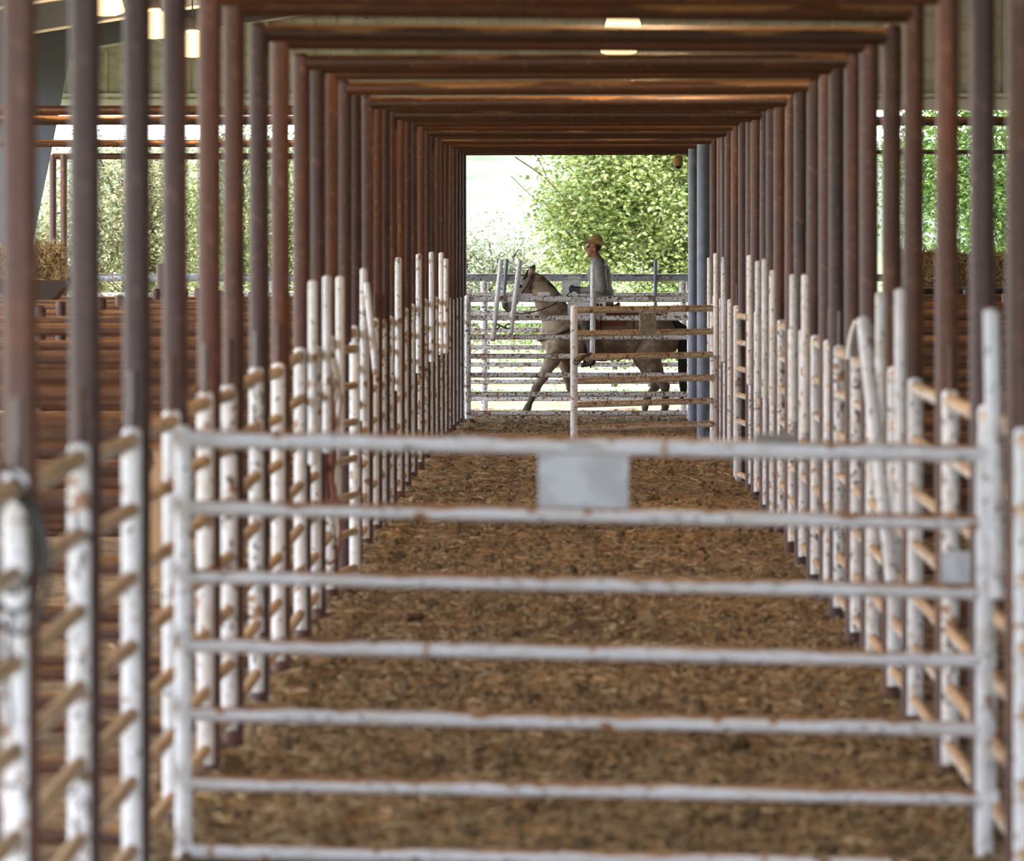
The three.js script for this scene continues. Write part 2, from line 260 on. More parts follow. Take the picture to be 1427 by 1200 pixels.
PD.forEach((d, i) => {
  const y = floorBase(d), lab = i < 3 ? `brown steel pipe frame over the alley, ${ord(3 - i)} one before the closed plate gate` : `brown steel pipe frame over the alley, ${ord(i - 2)} one beyond the closed plate gate`;
  const o = thing('pipe_frame', lab, 'pipe frame', [0, y, -d], 'brown pipe frames over the alley'), h = EYE + 1.052 + (RISE[i] ?? rr(-0.02, 0.02)) + (i > 13 ? 0.135 * (i - 13) / 17 : 0) - y;
  const lean = rr(-0.008, 0.008);
  const zl = d - postD(-1, i), zr = d - postD(1, i);
  for (const s of [-1, 1]) { const z = s < 0 ? zl : zr; part('post', pipe(V(s * XP, -0.25, z), V(s * XP + lean, h - 0.025, z), RP, { seg: 18, dome: 1, v0: rnd() }), pick(M.post, Math.floor(rnd() * 5)), o); }
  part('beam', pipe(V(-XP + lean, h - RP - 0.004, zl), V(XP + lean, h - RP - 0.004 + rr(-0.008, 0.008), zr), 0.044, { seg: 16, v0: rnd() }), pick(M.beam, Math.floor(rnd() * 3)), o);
});

// ---------------------------------------------------------------- gates
const markMap = (() => { // small scrawled maker's mark stencilled on gate rails
  const cv = document.createElement('canvas'); cv.width = 128; cv.height = 32; const c = cv.getContext('2d'); c.fillStyle = '#d9dadd'; c.fillRect(0, 0, 128, 32); c.strokeStyle = '#5b5560'; c.lineWidth = 3; c.beginPath();
  c.moveTo(14, 8); c.quadraticCurveTo(2, 14, 10, 20); c.quadraticCurveTo(20, 26, 24, 12); for (let k = 0; k < 9; k++) { c.quadraticCurveTo(27 + k * 9, 6 + (k % 3) * 3, 30 + k * 9, 17); } c.stroke(); c.beginPath(); c.moveTo(20, 26); c.quadraticCurveTo(70, 20, 118, 27); c.stroke();
  const t = new THREE.CanvasTexture(cv); t.colorSpace = THREE.SRGBColorSpace; return t;
})();
M.mark = std({ map: markMap, roughness: 0.5 });
function chainGeo(pts, link = 0.03, r = 0.005) { // interlocked links along a polyline
  const curve = new THREE.CatmullRomCurve3(pts), L = curve.getLength(), n = Math.max(2, Math.round(L / (link * 1.25))), list = [];
  for (let k = 0; k < n; k++) { const p = curve.getPointAt((k + 0.5) / n), t = curve.getTangentAt((k + 0.5) / n), g = new THREE.TorusGeometry(link * 0.5, r, 5, 10); g.scale(1.4, 1, 1); if (k % 2) g.rotateX(Math.PI / 2); const q = new THREE.Quaternion().setFromUnitVectors(V(1, 0, 0), t); g.applyQuaternion(q); g.translate(p.x, p.y, p.z); list.push(g); }
  return merge(list);
}
// a gate in its own frame: hinge end at x = 0, free end at x = L, z = 0, base at y = 0
function gate(name, label, pos, turn, L, { tops = 1.6, bottom = 0.15, rails = 7, railM = M.railSide, postM = M.white, r = 0.026, rTop = 0.03, rp = 0.036, sag = 0, k = 0, postLow = 0.08, group, pole, plate, rod } = {}) {
  const o = thing(name, label, 'gate', pos, group); o.rotation.y = turn;
  for (const e of [0, 1]) part('end_post', pipe(V(e * L, postLow, 0), V(e * L, tops + 0.03 + e * sag, 0), rp, { seg: 14, dome: 1, v0: rnd() }), pick(postM, k + e), o);
  for (let i = 0; i < rails; i++) { const y = lerp(tops, bottom, i / (rails - 1)); part('rail', pipe(V(0.01, y, 0), V(L - 0.01, y + sag, 0), i ? r : rTop, { seg: 12, v0: rnd() }), pick(railM, k + i), o); }
  if (pole) part('latch_pole', pipe(V(pole[0], pole[1], pole[4] ?? 0.07), V(pole[2], pole[3], pole[4] ?? 0.07), pole[5] ?? 0.03, { seg: 12, dome: 3, v0: rnd() }), pick(M.white, k), o);
  if (plate) { const [x0, x1, y0, y1] = plate; part('plate', box(x0, x1, y0, y1, -0.004, 0.004), plate[4] ?? M.plate, o); }
  if (rod) part('latch_rod', tube([V(rod[0], tops - 0.02, 0), V(rod[0] + rod[1] * 0.5, tops + 0.05, 0), V(rod[0] + rod[1], tops + 0.1, 0), V(rod[0] + rod[1], tops + 0.24, 0)], 0.012, 16, 6), k % 2 ? M.rod : M.rodGrey, o);
  return o;
}
const WHITES = [M.white[0], M.whiteFar[0], M.white[1], M.white[2], M.whiteFar[1]], RAILS = [M.railSide[0], M.railTan[0], M.railSide[1], M.railSide[2], M.railTan[1]];
const sideName = { '-1': 'the horse-head side', 1: 'the horse-tail side' };
const polesL = { 7: 1, 8: 1, 9: 1, 10: 1, 11: 1, 15: 1, 18: 1, 20: 1, 22: 1, 23: 1 }, polesR = { 4: 1, 5: 1, 10: 1, 11: 1, 13: 1, 14: 1, 15: 1, 16: 1, 18: 1, 20: 1, 22: 1, 23: 1, 24: 1 };
const bays = [-1, ...PD.keys()].slice(0, -1);
for (const s of [-1, 1]) for (const i of bays) {
  if (s > 0 && i < 1) continue;
  const d0 = i < 0 ? 21.8 : postD(s, i), d1 = postD(s, i + 1), dm = (d0 + d1) / 2, y = floorBase(dm);
  const lab = i < 2 ? `white pipe pen gate on ${sideName[s]}, ${ord(2 - i)} before the plate gate` : `white pipe pen gate on ${sideName[s]}, ${ord(i - 1)} beyond the plate gate`;
  const L = d1 - d0 - 0.22;
  // gate frame: hinge at the near post, free end towards the far post (local x runs down the alley)
  let x = s * (XP + 0.012), dz = d0 + 0.11, turn = Math.PI / 2, Lg = L;
  if (s < 0 && i === 10) { // ajar: hinged at its far post, swung a hand's width into the alley
    const g = gate('pen_gate', 'white pipe pen gate standing ajar, its free end swung into the alley', [-1.475, y, -(d1 - 0.13)], -Math.PI / 2 - 0.07, 3.0, { k: i + 3, tops: 1.55, bottom: 0.1, postLow: 0.02, rp: 0.036, railM: M.railSide, group: undefined });
    continue;
  }
  if (s > 0 && i === 18) {
    gate('pen_gate', 'white pipe gate on the horse-tail side, ajar with its end post in the alley', [1.49, y, -(d1 - 0.13)], -Math.PI / 2 + 0.045, 3.0, { k: i, tops: 1.55, bottom: 0.08, postLow: -0.02, postM: WHITES, railM: RAILS });
    continue;
  }
  if (i === PD.length - 2) Lg -= 0.5;
  const far = d0 > 66, o = gate('pen_gate', lab, [x, y, -dz], turn, Lg, { k: i * 3 + (s > 0 ? 1 : 0) + 3, tops: 1.6 + rr(-0.015, 0.015), bottom: 0.15, railM: RAILS, postM: WHITES, sag: rr(-0.02, 0.02), group: 'pen gates along the alley',
    rod: (s < 0 ? polesL : polesR)[i] ? null : [Lg - 0.02, rr(-0.05, 0.09)],
    pole: (s < 0 ? polesL : polesR)[i] ? [Lg - 0.16 + rr(-0.03, 0.03), 1.02, Lg - 0.16 + rr(-0.05, 0.05), 2.03 + (far ? 0.06 : 0) + rr(-0.03, 0.03), -s * 0.075, 0.027] : null });
  if (s > 0 && i === 5) part('leaning_pole', pipe(at(1244, 810, 43).sub(o.position).applyAxisAngle(V(0, 1, 0), -turn), at(1203, 447, 43.6).sub(o.position).applyAxisAngle(V(0, 1, 0), -turn), 0.034, { seg: 12, dome: 3 }), M.white[1], o);
  if (s < 0 && i === 11) part('leaning_pole', pipe(at(524, 520, 61.4).sub(o.position).applyAxisAngle(V(0, 1, 0), -turn), at(511, 396, 61.8).sub(o.position).applyAxisAngle(V(0, 1, 0), -turn), 0.022, { seg: 10, dome: 3 }), M.white[2], o);
  if (s > 0 && i === 7) { const q = (px, py) => at(px, py, 49.6).sub(o.position).applyAxisAngle(V(0, 1, 0), -turn); part('handle', tube([q(1182, 500), q(1184, 480), q(1188, 460), q(1193, 447)], 0.014, 16, 8), M.white[0], o); part('handle_plate', (() => { const a = q(1186, 498), b = q(1194, 450), c = q(1200, 498), dz2 = V(0.02, 0, 0), pts = [a, b, c, a.clone().add(dz2), b.clone().add(dz2), c.clone().add(dz2)]; const g = new THREE.BufferGeometry().setFromPoints([0, 1, 2, 3, 5, 4, 0, 3, 1, 1, 3, 4, 1, 4, 2, 2, 4, 5, 2, 5, 0, 0, 5, 3].map((n) => pts[n])); g.computeVertexNormals(); g.setAttribute('uv', new THREE.Float32BufferAttribute(new Float32Array(48), 2)); return g; })(), M.rodGrey, o); }
}
{ // the closed gate across the alley, out of focus in front
  const d = 32.4, x0 = -1.425, L = 2.895, o = gate('alley_gate', 'white pipe gate closed across the alley with a pale blank plate', [x0, 0, -d], 0, L, { tops: 1.566, bottom: 0.073, railM: M.railGate, postM: M.white, r: 0.0275, rTop: 0.0335, rp: 0.032, sag: -0.055, postLow: 0.02 });
  const top = 1.545, cx = (813 - VX) * d / F - x0;
  part('plate', box(cx - 0.163, cx + 0.163, top - 0.235, top - 0.015, -0.004, 0.004), M.plate, o).userData.label = 'pale blank metal plate';
  const mk = new THREE.PlaneGeometry(0.15, 0.03); mk.translate(cx + 0.01, top - 0.002, 0.0345); part('maker_mark', mk, M.mark, o);
  const p = (px) => (px - VX) * d / F - x0;
  part('latch_plate', merge([box(p(1053), p(1110), 1.553, 1.585, -0.03, 0.03), box(p(1056), p(1108), 1.535, 1.553, -0.02, 0.02)]), M.rodGrey, o);
  part('latch_pole', pipe(V(p(1389), 1.0, 0.02), V(p(1381), 2.02, 0.02), 0.03, { seg: 14, dome: 3 }), M.white[1], o);
  part('hinge_strap', merge([box(p(1368), p(1392), 1.5, 1.545, -0.02, 0.03), box(p(1368), p(1392), 0.25, 0.29, -0.02, 0.03)]), M.white[2], o);
  part('latch_box', box(p(1313), p(1352), 1.04, 1.155, -0.09, -0.03), M.plate, o);
  part('latch_bolt', pipe(V(p(1388), 1.12, 0), V(p(1392), 1.12, 0), 0.011, { seg: 8 }), M.rod, o);
}
{ // the half-open gate before the horse: hinged at a post, its free end swung towards us
  const turn = Math.PI + 1.02, L = 2.92, d = 98.4, o = gate('swung_gate', 'tan-dusted white gate with grey plate, swung half open before the horse', [1.49, 0, -d], turn, L, { tops: 1.5, bottom: -0.02, railM: M.railTan, postM: M.white, r: 0.034, rTop: 0.036, rp: 0.04, postLow: -0.02, k: 2 });
  part('plate', box(1.3, 1.64, 1.24, 1.46, -0.05, -0.042), M.plateWorn, o).userData.label = 'worn grey metal plate';
  part('chain', chainGeo([V(L, 1.0, 0), V(L + 0.03, 0.93, -0.05), V(L - 0.1, 1.0, -0.06), V(L - 0.26, 1.03, -0.05)], 0.04, 0.008), M.darkSteel, o);
}
// fence line A in front of the horse
const dA = 121, floorA = floorBase(dA);
{
  const q = (px, py) => at(px, py, dA), x0 = q(652, 0).x, L = q(962, 0).x - x0, o = gate('alley_end_gate', 'white rust-specked pipe gate right in front of the walking horse', [x0, floorA, -dA], 0, L, { tops: q(0, 416.5).y - floorA, bottom: q(0, 576).y - floorA, railM: M.railFar, postM: M.whiteFar, r: 0.036, rTop: 0.042, rp: 0.045, postLow: 0.05, k: 1 });
  const P = (px, py, z = 0) => q(px, py).sub(o.position).setZ(z);
  const pl = (a, b, c, d2, z0, z1) => { const A = P(a, d2), B = P(b, c); return box(A.x, B.x, A.y, B.y, z0, z1); };
  part('plate', pl(791, 844, 421, 440, 0.02, 0.028), M.plate, o);
  part('latch_block', pl(723, 741, 409, 413.5, -0.03, 0.04), M.white[0], o); part('latch_block', pl(749, 766, 407, 412, -0.03, 0.04), M.white[1], o);
  const lb = part('latch_box', pl(828, 844, 421, 428, 0.03, 0.06), M.white[0], o);
  part('bolt_hole', merge([pl(831, 834.5, 423, 427, 0.058, 0.064), pl(836, 839.5, 423, 427, 0.058, 0.064)]), M.black, lb);
  const mk = new THREE.PlaneGeometry(0.17, 0.04); { const m = P(807, 416.4, 0.0435); mk.translate(m.x, m.y, m.z); } part('maker_mark', mk, M.mark, o);
  for (const [xa, ya, xb, yb] of [[825.5, 494, 826.5, 369], [687, 474, 698.5, 364], [711.5, 466, 724.5, 364]]) part('latch_pole', pipe(P(xa, ya, 0.085), P(xb, yb, 0.085), 0.034, { seg: 12, dome: 3 }), M.white[2], o);
  part('chain', chainGeo([P(688, 457, 0.1), P(696, 454, 0.11), P(704, 456, 0.12), P(712, 453, 0.1)], 0.06, 0.011), M.darkSteel, o);
  part('end_post', pipe(P(974, 590), P(974, 410), 0.04, { seg: 12, dome: 1 }), M.whiteFar[0], o);
}
{ // behind the horse: heavy blue-grey top rail over white rails
  const d = 131, fy = floorBase(d), q = (px, py) => at(px, py, d), x0 = -7.3, x1 = 8;
  const o = thing('barn_end_fence', 'pipe fence behind the horse with a thick blue-grey top rail', 'fence', [0, fy, -d]);
  const y = (py) => q(0, py).y - fy;
  part('top_rail', pipe(V(x0, y(387), 0), V(x1, y(387), 0), 0.055, { seg: 14 }), M.blueRail, o);
  [411, 436, 460, 484, 508, 532, 556].forEach((py, i) => part('rail', pipe(V(x0, y(py), 0), V(x1, y(py), 0), 0.036, { seg: 10 }), pick(M.railFar, i), o));
  for (const px of [80, 380, 675, 952, 1240, 1480]) part('post', pipe(V(q(px, 0).x, -0.2, -0.02), V(q(px, 0).x, y(387), -0.02), 0.055, { seg: 12 }), M.whiteFar[1], o);
  part('latch_pole', pipe(V(q(913, 0).x, y(440), 0.08), V(q(913.5, 0).x, y(364), 0.08), 0.03, { seg: 10, dome: 1 }), M.galv, o);
  part('latch_pole', pipe(V(q(701, 0).x, y(425), 0.08), V(q(706.5, 0).x, y(362), 0.08), 0.03, { seg: 10, dome: 1 }), M.galv, o);
  const a = q(783, 411), b = q(809, 392); part('plate', box(a.x, b.x, a.y - fy, b.y - fy, 0.05, 0.058), M.plate, o);
  const mk = new THREE.PlaneGeometry(0.17, 0.04); mk.translate(q(800, 0).x, y(387.5), 0.057); part('maker_mark', mk, M.mark, o);
}
{ // outer fence in the open, beyond the barn
  const d = 143, fy = -0.3, q = (px, py) => at(px, py, d), o = thing('yard_fence', 'white pipe fence out in the yard beyond the barn opening', 'fence', [0, fy, -d]);
  for (let i = 0; i < 6; i++) part('rail', pipe(V(-9, 1.5 - i * 0.27, 0), V(9, 1.5 - i * 0.27, 0), 0.032, { seg: 8 }), pick(M.railFar, i + 1), o);
  for (let x = -9; x <= 9.1; x += 3) part('post', pipe(V(x, -0.3, -0.03), V(x, 1.62, -0.03), 0.05, { seg: 10, dome: 1 }), M.whiteFar[0], o);
}
// two galvanised columns at the far right of the alley
[[103.3, 980.5, 0.076, 'nearer the swung gate'], [113, 966, 0.062, 'nearer the horse']].forEach(([d, px, r, w]) => { const o = thing('steel_column', `blue-grey galvanised round column beside the alley end, ${w}`, 'column', [(px - VX) * d / F, floorBase(d), -d]); part('shaft', pipe(V(0, -0.2, 0), V(0, 3.5 - floorBase(d), 0), r, { seg: 20 }), M.galv, o); part('base_plate', box(-0.13, 0.13, -0.06, 0.02, -0.13, 0.13), M.galv, o); });

// ---------------------------------------------------------------- pens beside the alley: brown cross fences
for (const s of [-1, 1]) {
  let n = 0;
  for (let i = 0; i < PD.length; i += PD[i] > 58 ? 1 : 2, n++) {
    const d = postD(s, i), y = floorBase(d), xe = s < 0 ? -7.05 : 9, o = thing('cross_fence', `brown pipe cross fence between pens on ${sideName[s]}, ${ord(n + 1)} along the alley`, 'fence', [s * XP, y, -d], 'brown cross fences between pens');
    const X = (x) => x - s * XP, top = 1.63 + rr(-0.03, 0.03);
    for (let k = 0; k < 7; k++) { const yy = top - k * 0.235 + rr(-0.01, 0.01); part('rail', pipe(V(s * 0.052, yy, 0), V(X(xe), yy + rr(-0.03, 0.03), 0), 0.03, { seg: 8, v0: rnd() }), pick(M.pen, k + i), o); }
    for (const x of s < 0 ? [-4.3, -7.05] : [4.2, 6.7, 9]) part('post', pipe(V(X(x), -0.2, 0), V(X(x), top + 0.1, 0), 0.045, { seg: 10, dome: 1 }), pick(M.post, i), o);
  }
}
// pipes carried over the outer pens
[[79, 154, -7.6], [86, 168, -7.6], [107, 200, -7.5], [127, 218, -7.43], [86.6, 169, 6.5], [127, 212, 6.6]].forEach(([d, py, xe], k) => {
  const s = Math.sign(xe), y = floorBase(d), h = at(0, py, d).y - y, o = thing('overhead_pipe', `brown overhead pipe on end posts above pens on ${sideName[s]}, ${ord(s < 0 ? k + 1 : k - 3)} down`, 'pipe frame', [0, y, -d], 'overhead pipes above the pens'), r = s > 0 && k === 5 ? 0.03 : 0.045;
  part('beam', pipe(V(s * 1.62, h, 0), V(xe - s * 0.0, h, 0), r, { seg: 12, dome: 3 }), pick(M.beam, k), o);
  if (k === 3) part('post', pipe(V(-7.27, -0.2, 0.1), V(-7.27, h, 0.1), 0.05, { seg: 12, dome: 1 }), M.post[4], o);
  part('post', pipe(V(xe, -0.2, 0), V(xe, h, 0), 0.05, { seg: 12, dome: 1 }), pick(M.post, k + 2), o);
});
{ const d = 92, a = at(225.5, 367, d), o = thing('stub_post', 'short brown pipe post standing alone among the pen rails', 'post', [a.x, 0, -d]); part('shaft', pipe(V(0, -0.1, 0), V(0, a.y, 0), 0.055, { seg: 14 }), M.post[0], o); }

// hay racks
M.hay = std({ color: 0xffffff, roughness: 0.9 });
M.rack = std({ color: 0x3c3430, roughness: 0.6, metalness: 0.2 });
function hayRack(x0, x1, d, yb, turn, label, hayLabel, n, heap) {
  const o = thing('hay_rack', label, 'hay rack', [(x0 + x1) / 2, floorBase(d), -d]), w = x1 - x0, y0 = -floorBase(d), g = new THREE.ExtrudeGeometry(new THREE.Shape([[-0.1, 0], [0.1, 0], [0.42, 0.32], [0.38, 0.34], [0.08, 0.04], [-0.08, 0.04], [-0.38, 0.34], [-0.42, 0.32]].map((p) => new THREE.Vector2(...p))), { depth: w, bevelEnabled: false });
  g.rotateY(Math.PI / 2); g.translate(-w / 2, yb - 0.32 + y0, 0); part('trough', g, M.rack, o);
  for (const e of [-1, 1]) { const p = new THREE.ExtrudeGeometry(new THREE.Shape([[-0.1, 0], [0.1, 0], [0.42, 0.32], [-0.42, 0.32]].map((q) => new THREE.Vector2(...q))), { depth: 0.012, bevelEnabled: false }); p.rotateY(Math.PI / 2); p.translate(e * w / 2 - 0.006, yb - 0.32 + y0, 0); part('end_panel', p, M.rack, o); }
  for (const e of [-1, 1]) { part('rim', pipe(V(-w / 2 - 0.02, yb + 0.01 + y0, e * 0.4), V(w / 2 + 0.02, yb + 0.01 + y0, e * 0.4), 0.022, { seg: 8 }), M.rodGrey, o); part('leg', pipe(V(e * w * 0.4, -0.05, 0), V(e * w * 0.4, yb - 0.3 + y0, 0), 0.04, { seg: 8 }), M.rack, o); }
  o.rotation.y = turn;
  const core = []; for (const [cx, cw, hh] of heap) { const b = new THREE.BoxGeometry(cw, hh, 0.5, 6, 6, 3), p = b.attributes.position; for (let i = 0; i < p.count; i++) { const k = (hash(Math.round(p.getX(i) * 99), Math.round(p.getY(i) * 99 + p.getZ(i) * 77), 3) - 0.5) * 0.06; p.setXYZ(i, p.getX(i) + k, p.getY(i) + k * 0.8, p.getZ(i) - k); } b.computeVertexNormals(); b.translate(cx, hh / 2, 0); core.push(b); }
  const hay = thing('hay_heap', hayLabel, 'hay', [(x0 + x1) / 2, yb - 0.06, -d]); hay.userData.kind = 'stuff';
  part('hay_core', merge(core), std({ color: 0x7c6038, roughness: 1 }), hay);
  const st = scatter('hay_stalks', '', '', new THREE.BoxGeometry(1, 1, 1), M.hay, n, () => { const [cx, cw, hh] = heap[Math.floor(rnd() * heap.length)], f = rnd(); return { at: V(cx + rr(-cw / 2 - 0.03, cw / 2 + 0.03), f < 0.35 ? hh + rr(-0.02, 0.035) : rr(0, hh), f < 0.35 ? rr(-0.28, 0.28) : 0.25 + rr(-0.01, 0.05)), rx: rr(-0.4, 0.4), ry: rr(-0.9, 0.9), rz: rr(-1.6, 1.6), sx: rr(0.06, 0.2), sy: 0.006, sz: 0.006 }; }, (c) => { const k = rnd(); return c.setRGB(lerp(0.1, 0.6, k), lerp(0.07, 0.45, k), lerp(0.03, 0.22, k)); });
  st.userData.kind = 'stuff'; hay.add(st);
}
hayRack(-6.08, -4.84, 89.9, at(0, 390, 89.9).y, Math.PI / 2, 'dark metal hay rack on legs in the horse-head side pens', 'heaped golden hay in the rack among horse-head side pens', 1500, [[-0.26, 0.2, 0.32], [0.14, 0.26, 0.36], [0.32, 0.12, 0.12]]);
hayRack(3.4, 5.05, 98.9, at(0, 402, 98.9).y, 0, "dark metal hay rack on legs in the horse-tail side pens", "wide heap of hay in the rack on the horse-tail side", 1500, [[-0.45, 0.7, 0.44], [0.25, 0.7, 0.4], [0.68, 0.3, 0.28]]);

// things hung on gates
M.redRope = std({ map: tex(32, 64, (u, v, c) => { const s = ((u + v * 6) * 2) % 1, k = 0.7 + 0.5 * Math.abs(s - 0.5); set3(c, [158 * k, 104 * k, 92 * k]); }), roughness: 0.8 });
M.greyRope = std({ map: tex(32, 64, (u, v, c) => { const s = ((u + v * 6) * 2) % 1, k = 0.7 + 0.5 * Math.abs(s - 0.5); set3(c, [206 * k, 196 * k, 182 * k]); }), roughness: 0.85 });
M.hose = std({ color: 0x2a2a2c, roughness: 0.45 });
M.burlap = std({ map: tex(64, 64, (u, v, c) => { const k = 0.8 + 0.2 * ((Math.floor(u * 32) + Math.floor(v * 32)) % 2) + 0.2 * (fbm(u * 5, v * 5, 151, 3, 5, 5) - 0.5); set3(c, [178 * k, 144 * k, 108 * k]); }), roughness: 0.95 });
{
  const d = 54.8, z = (px, py, dd = 0) => at(px, py, d + dd), g = [tube([z(453, 492), z(452, 540), z(455, 600), z(453, 650), z(457, 700), z(461, 706)], 0.02, 60, 8), tube([z(455, 492), z(460, 540), z(463, 600), z(461, 660), z(464, 690), z(461, 706)], 0.02, 60, 8), tube([z(450, 496, 0.05), z(455, 490), z(462, 496, -0.05)], 0.02, 20, 8)];
  const r = part('rope_hank', merge(g), M.redRope); tag(r, 'reddish braided rope hank hanging over a white pen gate', 'rope');
  const z2 = (px, py, dd = 0) => at(px, py, 56 + dd); const r2 = part('rope_hank', merge([tube([z2(462, 490), z2(468, 520), z2(474, 560), z2(470, 600), z2(474, 660), z2(472, 720), z2(470, 760)], 0.014, 40, 6), tube([z2(464, 490), z2(472, 530), z2(466, 570), z2(472, 620), z2(468, 690), z2(471, 740)], 0.014, 40, 6)]), M.greyRope); tag(r2, 'frayed pale rope dangling from the pen gate next to the red rope', 'rope');
  const z3 = (px, py) => at(px, py, 54.4); const r3 = part('rope_loop', tube([z3(442, 690), z3(440, 740), z3(448, 778), z3(458, 786), z3(468, 778), z3(474, 745), z3(470, 690)], 0.011, 50, 6), M.redRope); tag(r3, 'open reddish rope loop dangling low below the rope hank', 'rope');
}
{
  const d = 24.6, g = []; for (let k = 0; k < 3; k++) { const c = at(16 + k * 4, 760 + k * 14, d - 0.02 * k), a = 0.06 + 0.012 * k, pts = []; for (let q = 0; q <= 16; q++) { const t = q / 16 * 6.283; pts.push(V(c.x + Math.cos(t) * a, c.y + Math.sin(t) * (0.13 + 0.03 * k), c.z + Math.sin(t * 2 + k) * 0.015)); } g.push(tube(pts, 0.008, 50, 6)); }
  g.push(tube([at(8, 650, d), at(40, 690, d), at(60, 740, d + 0.3), at(66, 830, d + 0.6)], 0.008, 30, 6), tube([at(14, 850, d), at(10, 940, d), at(16, 1010, d)], 0.008, 30, 6));
  tag(part('hose_coil', merge(g), M.hose), 'coiled black hose hanging on a pen gate before the plate gate', 'hose');
  const d2 = 35.6, pts = [[0.001, 0], [0.07, 0.01], [0.1, 0.1], [0.105, 0.3], [0.09, 0.42], [0.045, 0.47], [0.06, 0.52], [0.05, 0.53], [0.001, 0.5]].map((p) => new THREE.Vector2(...p)), sg = new THREE.LatheGeometry(pts, 16), p = sg.attributes.position;
  for (let i = 0; i < p.count; i++) { const k = 1 + 0.12 * (vnoise(p.getX(i) * 30, p.getY(i) * 20, 155) - 0.5); p.setX(i, p.getX(i) * k * 0.6); p.setZ(i, p.getZ(i) * k); } sg.computeVertexNormals();
  const a = at(226, 812, d2), o = thing('burlap_sack', 'tan burlap sack hung inside a pen gate beside the plate gate', 'sack', [a.x, a.y, a.z]); part('bag', sg, M.burlap, o); part('tie_cord', tube([V(0, 0.5, 0), V(0.01, 0.58, 0), V(0.02, 0.66, 0)], 0.008, 10, 6), M.greyRope, o);
}
{ // flood lamp at the corner of the alley end
  const d = 121.2, a = at(945, 226, d), o = thing('flood_lamp', 'small tan flood lamp on an arm at the corner of the opening', 'lamp', [a.x, a.y, a.z]);
  const hg = new THREE.LatheGeometry([[0.001, 0.09], [0.04, 0.085], [0.06, 0.05], [0.068, -0.03], [0.062, -0.05]].map((p) => new THREE.Vector2(...p)), 16); part('hood', hg, std({ color: 0xb98a54, roughness: 0.5 }), o);
  part('lens', new THREE.SphereGeometry(0.055, 14, 10).scale(1, 0.9, 1).translate(0, -0.045, 0), std({ color: 0x241d18, roughness: 0.25 }), o);
  part('arm', tube([V(0, 0.08, 0), V(0.03, 0.12, 0), V(0.09, 0.11, 0), V(0.185, 0.03, -0.28)], 0.02, 16, 8), std({ color: 0xb08a60, roughness: 0.5 }), o);
}

// ---------------------------------------------------------------- field mesher (surface nets)
function nets(f, lo, hi, cell) {
  const n = [0, 1, 2].map((k) => Math.ceil((hi[k] - lo[k]) / cell) + 1), [nx, ny, nz] = n, val = new Float32Array(nx * ny * nz), id = new Int32Array(nx * ny * nz).fill(-1), P = [], I = [];
  for (let k = 0, t = 0; k < nz; k++) for (let j = 0; j < ny; j++) for (let i = 0; i < nx; i++, t++) val[t] = f(lo[0] + i * cell, lo[1] + j * cell, lo[2] + k * cell);
  const sx = 1, sy = nx, sz = nx * ny, off = [0, sx, sy, sx + sy, sz, sx + sz, sy + sz, sx + sy + sz], E = [[0, 1], [2, 3], [4, 5], [6, 7], [0, 2], [1, 3], [4, 6], [5, 7], [0, 4], [1, 5], [2, 6], [3, 7]];
  for (let k = 0; k < nz - 1; k++) for (let j = 0; j < ny - 1; j++) for (let i = 0; i < nx - 1; i++) {
    const t = i + j * sy + k * sz; let m = 0; for (let c = 0; c < 8; c++) if (val[t + off[c]] < 0) m |= 1 << c; if (m === 0 || m === 255) continue;
    let x = 0, y = 0, z = 0, q = 0; for (const [a, b] of E) { const va = val[t + off[a]], vb = val[t + off[b]]; if ((va < 0) === (vb < 0)) continue; const s = va / (va - vb); x += lerp(a & 1, b & 1, s); y += lerp(a >> 1 & 1, b >> 1 & 1, s); z += lerp(a >> 2, b >> 2, s); q++; }
    id[t] = P.length / 3; P.push(lo[0] + (i + x / q) * cell, lo[1] + (j + y / q) * cell, lo[2] + (k + z / q) * cell);
  }
  const quad = (a, b, c, d, flip) => { if (a < 0 || b < 0 || c < 0 || d < 0) return; flip ? I.push(a, c, b, a, d, c) : I.push(a, b, c, a, c, d); };
  for (let k = 1; k < nz - 1; k++) for (let j = 1; j < ny - 1; j++) for (let i = 1; i < nx - 1; i++) {
    const t = i + j * sy + k * sz, a = val[t] < 0;
    if (a !== (val[t + sx] < 0)) quad(id[t - sy - sz], id[t - sz], id[t], id[t - sy], !a);
    if (a !== (val[t + sy] < 0)) quad(id[t - sx - sz], id[t - sx], id[t], id[t - sz], !a);
    if (a !== (val[t + sz] < 0)) quad(id[t - sx - sy], id[t - sy], id[t], id[t - sx], !a);
  }
  const g = new THREE.BufferGeometry(); g.setAttribute('position', new THREE.Float32BufferAttribute(P, 3)); g.setIndex(I);
  const N = new Float32Array(P.length), e = cell * 0.7; for (let i = 0; i < P.length; i += 3) { const x = P[i], y = P[i + 1], z = P[i + 2]; const nx2 = f(x + e, y, z) - f(x - e, y, z), ny2 = f(x, y + e, z) - f(x, y - e, z), nz2 = f(x, y, z + e) - f(x, y, z - e), l = Math.hypot(nx2, ny2, nz2) || 1; N[i] = nx2 / l; N[i + 1] = ny2 / l; N[i + 2] = nz2 / l; }
  g.setAttribute('normal', new THREE.BufferAttribute(N, 3)); g.setAttribute('uv', new THREE.BufferAttribute(new Float32Array(P.length / 3 * 2), 2)); return g;
}
